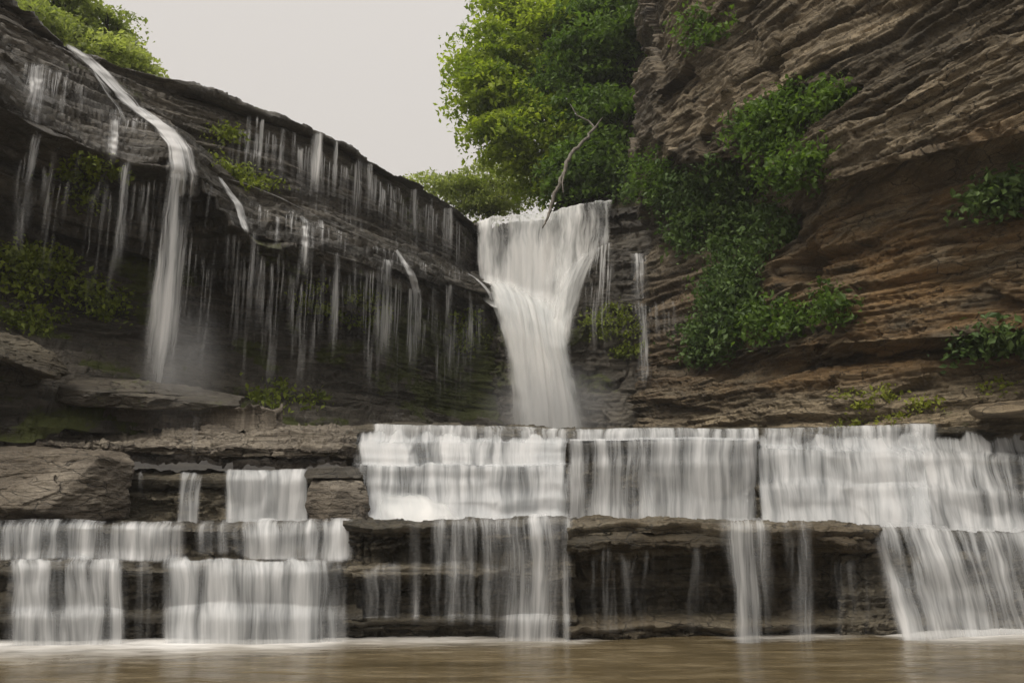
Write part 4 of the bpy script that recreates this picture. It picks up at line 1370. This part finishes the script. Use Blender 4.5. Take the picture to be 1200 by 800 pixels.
GV1, GV2 = 'hair-thin veils below the ragged rim', 'streaky veils on the upper cliff band'
RIM = [(0, 128), (30, 145), (75, 156), (150, 190), (215, 192), (250, 225), (290, 270), (360, 290), (430, 310), (500, 330), (570, 344)]
for k, (x0, x1, dy, drop, de, lab) in enumerate([
        (20, 100, 0, 150, .24, 'hair-thin threads below the broken veil at the left edge'),
        (100, 200, 0, 150, .20, 'hair-thin threads around the narrow double plume'),
        (188, 262, 4, 270, .26, 'misty skirt of threads around the tallest plume'),
        (262, 345, -6, 150, .30, 'dripping threads under the mossy middle shelf'),
        (335, 425, -8, 150, .32, 'dense dripping threads under the stepped rim'),
        (415, 480, -8, 150, .26, 'dripping threads around the white double strand'),
        (476, 575, -4, 140, .28, 'dripping threads along the rim next to the big waterfall'),
        (270, 420, -40, 45, .34, 'short drips between two thin ledges of the middle shelf'),
        (420, 560, -28, 30, .30, 'short drips on the last thin ledge before the big waterfall'),
        (20, 110, -75, 70, .36, 'streaky water on the thin ledges in the top left corner'),
        (110, 210, -60, 55, .30, 'streaky water on the thin ledges beside the white chute')]):
    veil(x0, x1, [(a, b + dy) for a, b in RIM], drop, de, lab, GV1, 30 + k)
RIM2 = [(200, 102), (250, 111), (330, 140), (390, 165), (430, 185), (470, 210), (510, 235), (548, 258)]
for k, (x0, x1, dy, drop, de, lab) in enumerate([
        (255, 345, 14, 62, .34, 'fine streaks on the upper band above the grassy line'),
        (335, 440, 2, 85, .40, 'many fine streaks around the wide pale veil of the upper band'),
        (425, 500, 6, 75, .36, 'fine streaks on the middle of the upper band'),
        (485, 556, 4, 62, .38, 'fine streaks on the far end of the upper band')]):
    veil(x0, x1, [(a, b + dy) for a, b in RIM2], drop, de, lab, GV2, 60 + k, enddens=.5)
veil(690, 800, [(690, 352), (735, 352), (760, 348), (800, 352)], 75, .26, 'dripping threads on the mossy step right of the big waterfall', 'thin falls beside the big waterfall', 81)
# to the right of the big fall
G5 = 'thin falls beside the big waterfall'
fall_free(748, 296, 26, 350, .55, 'thin fall over the dark step right of the big waterfall', group=G5, enddens=.7)
fall_free(752, 350, 22, 470, .36, 'faint lower fall below the dark step', group=G5)
fall_free(782, 352, 26, 410, .24, 'dim drips beside the faint lower fall', group=G5)


# ------------------------------------------------------------------ plants
def leaves(name, centers, sizes, tones, mat, parent, up=.6, aspect=.55, seed=0):
    n = len(centers)
    r = np.random.default_rng(seed)
    nrm = r.normal(size=(n, 3)) * (1 - up) + np.array([0, -.25, 1]) * up
    nrm /= np.linalg.norm(nrm, axis=1, keepdims=True)
    a = r.normal(size=(n, 3))
    d = np.cross(nrm, a)
    d /= np.linalg.norm(d, axis=1, keepdims=True) + 1e-9
    d[:, 2] -= .25
    s = np.cross(nrm, d)
    L = sizes[:, None]
    b = centers - d * L * .5
    tp = centers + d * L * .5 - nrm * L * .10
    m1 = centers + s * L * aspect * .5 + nrm * L * .08 - d * L * .05
    m2 = centers - s * L * aspect * .5 + nrm * L * .08 - d * L * .05
    V = np.stack([b, m1, tp, m2], 1).reshape(-1, 3)
    i = np.arange(n) * 4
    Fc = np.concatenate([np.stack([i, i + 1, i + 2], 1), np.stack([i, i + 2, i + 3], 1)])
    tn = np.repeat(tones, 4)
    me = poly_mesh(name, V, Fc, mat, False, {'tone': tn})
    return link(name, me, parent)


def tube(pts, rads, sides=8):
    pts = np.array(pts, float)
    n = len(pts)
    V, Fc = [], []
    for i in range(n):
        t = pts[min(i + 1, n - 1)] - pts[max(i - 1, 0)]
        t /= np.linalg.norm(t) + 1e-9
        a = np.cross(t, [0.3, 1, .2])
        a /= np.linalg.norm(a)
        b = np.cross(t, a)
        for k in range(sides):
            an = 2 * math.pi * k / sides
            V.append(pts[i] + rads[i] * (math.cos(an) * a + math.sin(an) * b))
    for i in range(n - 1):
        for k in range(sides):
            Fc.append((i * sides + k, i * sides + (k + 1) % sides, (i + 1) * sides + (k + 1) % sides, (i + 1) * sides + k))
    return np.array(V), np.array(Fc)


def join_tubes(parts):
    Vs, Fs, o = [], [], 0
    for V, Fc in parts:
        Vs.append(V)
        Fs.append(Fc + o)
        o += len(V)
    return np.concatenate(Vs), np.concatenate(Fs)


def limb(a, b, bend, n, r):
    t = np.linspace(0, 1, n)[:, None]
    mid = (a + b) / 2 + bend
    return (1 - t) ** 2 * a + 2 * t * (1 - t) * mid + t ** 2 * b


def tree(base, lean, blobs, label, leafmat, seed, nleaf, leaf=.17, trunk_r=.16, group=None, clump=.55, name='tree'):
    """blobs: list of (centre xyz, radii xyz, weight) that the crown fills"""
    r = np.random.default_rng(seed)
    root = bpy.data.objects.new(name, None)
    COL.objects.link(root)
    root.location = base
    tag(root, label, 'tree', group)
    base = np.array(base, float)
    ws = np.array([b[2] for b in blobs], float)
    ws /= ws.sum()
    nc = max(40, nleaf // 200)
    cc = []
    for k in range(nc):
        b = blobs[r.choice(len(blobs), p=ws)]
        v = r.normal(size=3)
        v /= np.linalg.norm(v)
        v *= r.uniform(.45, 1.0) ** .6
        cc.append(np.array(b[0]) + v * np.array(b[1]))
    cc = np.array(cc)
    top = np.array(blobs[0][0]) + np.array(lean)
    tr = limb(base - np.array([0, 0, .4]), top, np.array([r.normal() * .3, r.normal() * .3, 0]), 14, 0)
    parts = [tube(tr - base, np.linspace(trunk_r, trunk_r * .25, 14))]
    o = link('trunk', poly_mesh('trunk', *join_tubes(parts), M_BARK), root)
    lp = []
    for c_ in cc[:: max(1, nc // 24)]:
        k = np.argmin(np.linalg.norm(tr - (c_ - np.array([0, 0, .8])), axis=1))
        k = int(np.clip(k, 4, 12))
        L = np.linalg.norm(c_ - tr[k])
        pts = limb(tr[k], c_, np.array([0, 0, .15 * L]) + r.normal(size=3) * .12 * L, 7, 0)
        lp.append(tube(pts - base, np.linspace(trunk_r * .42, .02, 7), 5))
    for q in lp:
        link('limb', poly_mesh('limb', *q, M_BARK), root)
    per = nleaf // nc
    C_, S_, T_ = [], [], []
    for c_ in cc:
        sz = clump * r.uniform(.6, 1.4)
        q = np.clip(r.normal(size=(per, 3)), -1.7, 1.7) * np.array([sz * 1.15, sz * 1.15, sz * .22])
        q[:, 2] -= .16 * (q[:, 0] ** 2 + q[:, 1] ** 2) / sz
        C_.append(c_ + q)
        S_.append(leaf * r.uniform(.55, 1.5, per))
        T_.append(np.clip(r.uniform(.05, .9) + r.normal(size=per) * .13, 0, 1))
    leaves('crown', np.concatenate(C_) - base, np.concatenate(S_), np.concatenate(T_), leafmat, root, .55, .6, seed)
    return root


def blob(px, py, Y, rx, ry, rd, w=1.0):
    m = m_per_px(px, py, Y)
    return (at(px, py, Y), (rx * m, rd, ry * m), w)


GT = 'trees beyond the rim'
# big bright tree leaning out over the gap
b0 = at(690, 240, 28)
tree((b0[0], 28, b0[2]), (0, 0, 1), [blob(640, 60, 27.5, 60, 60, 2.2, 1.2), blob(600, 105, 26.5, 52, 40, 1.8, 1.1), blob(622, 160, 26.5, 55, 34, 1.8, 1),
     blob(660, 20, 28, 75, 40, 2.2, 1.2), blob(575, 70, 27, 35, 40, 1.5, .5), blob(650, 205, 26.5, 42, 25, 1.5, .6), blob(600, 20, 28, 30, 30, 1.5, .4)],
     'bright green leafy tree leaning out over the big waterfall', M_LEAF, 1, 40000, .19, .2, GT, .50)
b0 = at(745, 200, 27)
tree((b0[0], 27, b0[2]), (0, 0, 1), [blob(700, 50, 26, 48, 60, 2, 1.2), blob(705, 140, 25.2, 42, 45, 1.6, 1), blob(740, 20, 25, 40, 40, 2, 1), blob(690, 200, 24.8, 36, 32, 1.2, .7), blob(665, 120, 26.5, 40, 60, 1.2, .8)],
     'dark green tree on the steep bank beside the overhanging cliff', M_LEAF_DARK, 2, 32000, .18, .18, GT, .5)
b0 = at(575, 262, 33)
tree((b0[0], 33, b0[2]), (0, 0, .5), [blob(575, 225, 32, 40, 26, 1.8, 1), blob(545, 228, 32.5, 26, 18, 1.2, .5), blob(515, 212, 32, 26, 10, 1, .18), blob(600, 205, 32.5, 25, 30, 1.5, .6)],
     'small pale tree low behind the waterfall lip', M_LEAF_PALE, 3, 13000, .15, .1, GT, .42)
b0 = at(70, 90, 21)
tree((b0[0], 21, b0[2]), (0, 0, .5), [blob(65, 20, 20.5, 38, 30, 1.5, 1), blob(90, 5, 21, 25, 22, 1.4, .6), blob(45, -10, 20, 30, 25, 1.4, .6), blob(40, 15, 18.5, 14, 14, 1, .3)],
     'green tree behind the top left corner of the dark cliff', M_LEAF_PALE, 4, 9000, .135, .1, GT, .36)
b0 = at(140, 105, 22)
tree((b0[0], 22, b0[2]), (0, 0, .4), [blob(122, 55, 21.5, 38, 25, 1.5, 1), blob(150, 75, 21, 26, 16, 1.2, .6), blob(100, 40, 21.5, 22, 20, 1.2, .5), blob(135, 25, 21.5, 12, 12, .6, .12), blob(185, 86, 21, 6, 6, .5, .06)],
     'lower rounded tree on the dark cliff rim, right of the corner tree', M_LEAF_PALE, 5, 9000, .135, .1, GT, .34)


# dead branch caught on the lip
def dead_branch():
    root = bpy.data.objects.new('dead_branch', None)
    COL.objects.link(root)
    b = at(637, 266, 22.3)
    root.location = b
    tag(root, 'bare bent dead branch leaning over the lip of the big waterfall', 'branch')
    m = [(697, 150, 22.9), (684, 165, 22.7), (671, 178, 22.5), (664, 192, 22.4), (661, 205, 22.35), (655, 216, 22.3), (649, 228, 22.3), (645, 245, 22.3), (641, 258, 22.2), (635, 266, 22.1)]
    pts = np.array([at(*p) for p in m])
    k = np.linspace(0, len(pts) - 1, 40)
    pp = np.stack([np.interp(k, np.arange(len(pts)), pts[:, j]) for j in range(3)], 1)
    pp = gsmooth(pp, 4, 0) + .02 * np.random.default_rng(3).normal(size=pp.shape)
    V, Fc = tube(pp - b, np.interp(np.linspace(0, 1, 40), [0, .3, .8, 1], [.045, .062, .05, .022]))
    link('stem', poly_mesh('stem', V, Fc, M_DEADWOOD), root)
    for q in ([(697, 150, 22.9), (690, 142, 23), (676, 135, 23.2), (668, 122, 23.3)], [(661, 203, 22.35), (659, 214, 22.2), (660, 226, 22.2)], [(698, 149, 22.9), (702, 143, 23), (706, 138, 23.1)]):
        pts = np.array([at(*p) for p in q])
        V, Fc = tube(pts - b, np.linspace(.035, .012, len(pts)))
        link('twig', poly_mesh('twig', V, Fc, M_DEADWOOD), root)


dead_branch()


def shrub(px, py, rx, ry, label, mat, seed, n, leaf=.10, depth=.4, name='shrub', group='shrubs growing on the overhanging cliff', cat='shrub', droop=.3, fwd=.1):
    h = hit(px, py)
    if h is None:
        return
    r = np.random.default_rng(seed + 100)
    c, nn, _ = h
    root = bpy.data.objects.new(name, None)
    COL.objects.link(root)
    base = c + nn * .02
    root.location = base
    tag(root, label, cat, group)
    m = m_per_px(px, py, c[1])
    C_, S_, T_, St = [], [], [], []
    nc = max(8, n // 55)
    for k in range(nc):
        a = r.uniform(0, 2 * math.pi)
        q = math.sqrt(r.uniform(0, 1))
        qx, qy = px + rx * q * math.cos(a), py + ry * q * math.sin(a)
        hh = hit(qx, qy)
        if hh is None or abs(hh[0][1] - c[1]) > 2.5:
            continue
        o_ = hh[0] + (hh[1] * .5 + np.array([0, -.5, .15])) * (depth * r.uniform(.15, 1.0) * (1.1 - q * .6) + fwd)
        per = n // nc
        sz = .20 * leaf / .10 * r.uniform(.7, 1.3)
        g = r.normal(size=(per, 3)) * np.array([sz, sz * .8, sz * .5])
        g[:, 2] -= droop * np.abs(g[:, 0])
        C_.append(o_ + g)
        S_.append(leaf * r.uniform(.45, 1.6, per))
        T_.append(np.clip(r.uniform(.1, .8) + r.normal(size=per) * .16, 0, 1))
        pts = limb(hh[0] - hh[1] * .05, o_, np.array([0, 0, .1]), 5, 0)
        St.append(tube(pts - base, np.linspace(.018, .006, 5), 5))
    if not C_:
        return
    if rx > 24 and cat == 'shrub':
        link('stem', poly_mesh('stem', *St[0], M_BARK), root)
    leaves('foliage', np.concatenate(C_) - base, np.concatenate(S_), np.concatenate(T_), mat, root, .45, .62, seed)
    return root


SH = [
    (800, 235, 30, 34, 'shrub hanging at the edge of the cliff nearest the dark step', 'S', 1500),
    (842, 225, 42, 38, 'broad dark shrub below the leaning grey block of the cliff', 'S', 2200),
    (900, 150, 40, 22, 'low dark shrub in the shadow under the top overhang', 'D', 1300),
    (955, 118, 42, 16, 'drooping spray of leaves reaching toward the layered beds', 'D', 900),
    (925, 195, 40, 24, 'shrub on the cliff below the drooping spray', 'D', 1300),
    (882, 270, 42, 30, 'dense shrub in the middle of the green column', 'S', 2000),
    (862, 305, 30, 22, 'pale leafy shrub hanging below the dense shrub', 'S', 1100),
    (858, 362, 32, 26, 'bright leafy bush at the bend of the green column', 'B', 1500),
    (832, 396, 34, 26, 'lowest bush of the green column, above the bare bench', 'S', 1500),
    (806, 275, 22, 22, 'leafy tuft at the left side of the green column', 'S', 800),
    (858, 335, 30, 22, 'bush joining the pale shrub and the bright bush', 'S', 1100),
    (905, 378, 40, 22, 'straggly bush right of the bright bush', 'D', 1000),
    (968, 362, 24, 14, 'small dry bush on the orange shale', 'D', 350),
    (1178, 228, 34, 16, 'grassy tuft high on the shale at the right edge', 'S', 900),
    (1168, 398, 42, 14, 'low creeping bush on the lower shale at the right edge', 'S', 1100),
    (825, 38, 34, 20, 'thin green tuft on top of the leaning grey block', 'D', 380),
    (728, 205, 26, 34, 'undergrowth on the steep bank above the right end of the fall', 'S', 1400),
    (765, 205, 24, 30, 'undergrowth in the cleft below the leaning grey block', 'D', 900),
]
MM = {'S': M_LEAF_SHRUB, 'D': M_LEAF_DARK, 'B': M_LEAF_SHRUB}
for k, (px, py, rx, ry, lab, m_, n) in enumerate(SH):
    shrub(px, py, rx, ry, lab, MM[m_], k, int(n * 1.7), .115)
GP = 'small plants on the bench below the cliff'
for k, (px, py, rx, ry, n, lab) in enumerate([(1012, 462, 30, 16, 500, 'yellow green plant patch in the middle of the bare bench'), (1000, 494, 14, 5, 120, 'tiny green plant at the lip of the upper ledge'),
        (1075, 470, 24, 6, 160, 'sparse line of tiny plants right of the yellow green patch'), (1165, 452, 24, 6, 160, 'few tiny plants on the bench at the right edge'), (1045, 490, 14, 5, 110, 'tiny green plant beside the dark crack')]):
    shrub(px, py, rx, ry, lab, M_LEAF_LIME, 50 + k, n, .07, .06, 'small_plant', GP, 'plant', fwd=.02)
GM = 'mossy plants on the dark wet walls'
for k, (px, py, rx, ry, n, lab) in enumerate([
        (40, 318, 46, 34, 1600, 'large ferny clump on the dark cliff at the left edge'), (112, 352, 26, 24, 700, 'hanging ferny clump right of the large one'),
        (35, 372, 38, 14, 500, 'low ferny clump above the tilted slab'), (112, 210, 34, 30, 500, 'dim green growth behind the narrow double plume'),
        (255, 158, 20, 8, 260, 'bright grassy tuft on the upper band'), (270, 196, 22, 10, 300, 'green tuft at the foot of the upper band'), (300, 212, 24, 6, 240, 'thin green line of plants on the middle shelf'),
        (540, 385, 26, 26, 600, 'yellow green moss beside the big waterfall, left side'), (420, 360, 34, 20, 500, 'yellow green moss below the white double strand'), (372, 350, 20, 14, 260, 'small moss patch below the small fan'),
        (720, 378, 30, 22, 700, 'bright moss on the rock right of the big waterfall'), (738, 408, 18, 10, 300, 'lower moss tuft right of the big waterfall'),
        (165, 468, 20, 8, 220, 'green plant behind the upper slab'), (330, 465, 50, 14, 500, 'low green plants at the foot of the dark cliff')]):
    shrub(px, py, rx, ry, lab, M_LEAF_MOSS, 80 + k, int(n * 1.7), .085, .14, 'mossy_plant', GM, 'plant', fwd=.03)

# ------------------------------------------------------------------ light and sky
SUN_EL, SUN_AZ = math.radians(52), math.radians(217)       # azimuth from +Y towards +X
w = bpy.data.worlds.new('World')
SC.world = w
w.use_nodes = True
nt = w.node_tree
nt.nodes.clear()
out = nt.nodes.new('ShaderNodeOutputWorld')
bg = nt.nodes.new('ShaderNodeBackground')
bg.inputs['Strength'].default_value = .1
sky = nt.nodes.new('ShaderNodeTexSky')
sky.sky_type = 'NISHITA'
sky.sun_disc = False
sky.sun_elevation = SUN_EL
sky.sun_rotation = SUN_AZ
sky.dust_density = 5
tc = nt.nodes.new('ShaderNodeTexCoord')
sep = nt.nodes.new('ShaderNodeSeparateXYZ')
nt.links.new(tc.outputs['Generated'], sep.inputs[0])
cr = nt.nodes.new('ShaderNodeValToRGB')
e = cr.color_ramp.elements
e[0].position, e[0].color = 0.0, (.46, .43, .40, 1)
e[1].position, e[1].color = 1.0, (1.9, 1.84, 1.76, 1)
x = e.new(.35)
x.color = (.60, .563, .525, 1)
x = e.new(.62)
x.color = (.64, .605, .57, 1)
nt.links.new(sep.outputs[2], cr.inputs[0])
sc_ = nt.nodes.new('ShaderNodeMix')
sc_.data_type = 'RGBA'
sc_.blend_type = 'MULTIPLY'
sc_.inputs[0].default_value = 1
nt.links.new(cr.outputs[0], sc_.inputs[6])
sc_.inputs[7].default_value = (10, 10, 10, 1)
mx = nt.nodes.new('ShaderNodeMix')
mx.data_type = 'RGBA'
mx.inputs[0].default_value = .96
nt.links.new(sky.outputs[0], mx.inputs[6])
nt.links.new(sc_.outputs[2], mx.inputs[7])
nt.links.new(mx.outputs[2], bg.inputs[0])
nt.links.new(bg.outputs[0], out.inputs[0])

hz = bpy.data.meshes.new('haze')
hx, hy0, hy1, hz0, hz1 = 190, -70, 300, -1.5, 60
hz.from_pydata([(x, y, z) for x in (-hx, hx) for y in (hy0, hy1) for z in (hz0, hz1)], [], [(0, 1, 3, 2), (4, 6, 7, 5), (0, 4, 5, 1), (2, 3, 7, 6), (0, 2, 6, 4), (1, 5, 7, 3)])
t = NT('mist')
pv = t.n('ShaderNodeVolumePrincipled')
pv.inputs['Color'].default_value = (.9, .9, .9, 1)
pv.inputs['Density'].default_value = .0009
t.l(pv.outputs[0], t.out.inputs['Volume'])
hz.materials.append(t.m)
tag(link('haze', hz), 'thin mist hanging in the gorge', 'mist', kind='stuff')

def spray(px, py, Y, r, density, label):
    import bmesh
    bm = bmesh.new()
    bmesh.ops.create_icosphere(bm, subdivisions=4, radius=1)
    me = bpy.data.meshes.new('spray')
    for v in bm.verts:
        v.co = Vector((v.co.x * r[0], v.co.y * r[1], v.co.z * r[2]))
    bm.to_mesh(me)
    bm.free()
    t = NT('spray')
    pv = t.n('ShaderNodeVolumePrincipled')
    pv.inputs['Color'].default_value = (.95, .95, .95, 1)
    tc = t.n('ShaderNodeTexCoord')
    ln = t.n('ShaderNodeVectorMath', operation='LENGTH')
    t.l(t.mapping(tc.outputs['Object'], (1 / r[0], 1 / r[1], 1 / r[2])), ln.inputs[0])
    dd = t.mrange(ln.outputs['Value'], 1.0, .1, 0, density, True)
    t.l(t.math('MULTIPLY', dd, t.mrange(t.noise(tc.outputs['Object'], 1.4 / r[0], 3, .6), .3, .7, .3, 1.4)), pv.inputs['Density'])
    t.l(pv.outputs[0], t.out.inputs['Volume'])
    me.materials.append(t.m)
    o = link('spray', me)
    o.location = at(px, py, Y)
    tag(o, label, 'spray', kind='stuff')


spray(645, 478, 19.8, (2.2, 1.2, 1.5), .5, 'white spray at the foot of the big waterfall')
spray(214, 430, 12.9, (.9, .8, 1.5), .30, 'mist around the foot of the tallest plume')


sl = bpy.data.lights.new('sun', 'SUN')
sl.energy = 2.2
sl.angle = math.radians(25)
sl.color = (1, .93, .82)
so = bpy.data.objects.new('sun', sl)
COL.objects.link(so)
dirv = Vector((math.sin(SUN_AZ) * math.cos(SUN_EL), math.cos(SUN_AZ) * math.cos(SUN_EL), math.sin(SUN_EL)))
so.rotation_euler = dirv.to_track_quat('Z', 'Y').to_euler()
so.location = (0, 0, 60)

cam = bpy.data.cameras.new('camera')
cam.sensor_width = 36
cam.lens = F / 1200 * 36
cam.clip_end = 1000
co = bpy.data.objects.new('camera', cam)
COL.objects.link(co)
co.location = (0, 0, ZC)
co.rotation_euler = (math.pi / 2 + PITCH, 0, 0)
SC.camera = co

SC.view_settings.view_transform = 'Standard'
SC.view_settings.look = 'None'
SC.view_settings.exposure = .25
SC.view_settings.gamma = 1
SC.cycles.use_denoising = True
SC.cycles.max_bounces = 7
SC.cycles.diffuse_bounces = 3
SC.cycles.transparent_max_bounces = 24
SC.cycles.use_adaptive_sampling = True
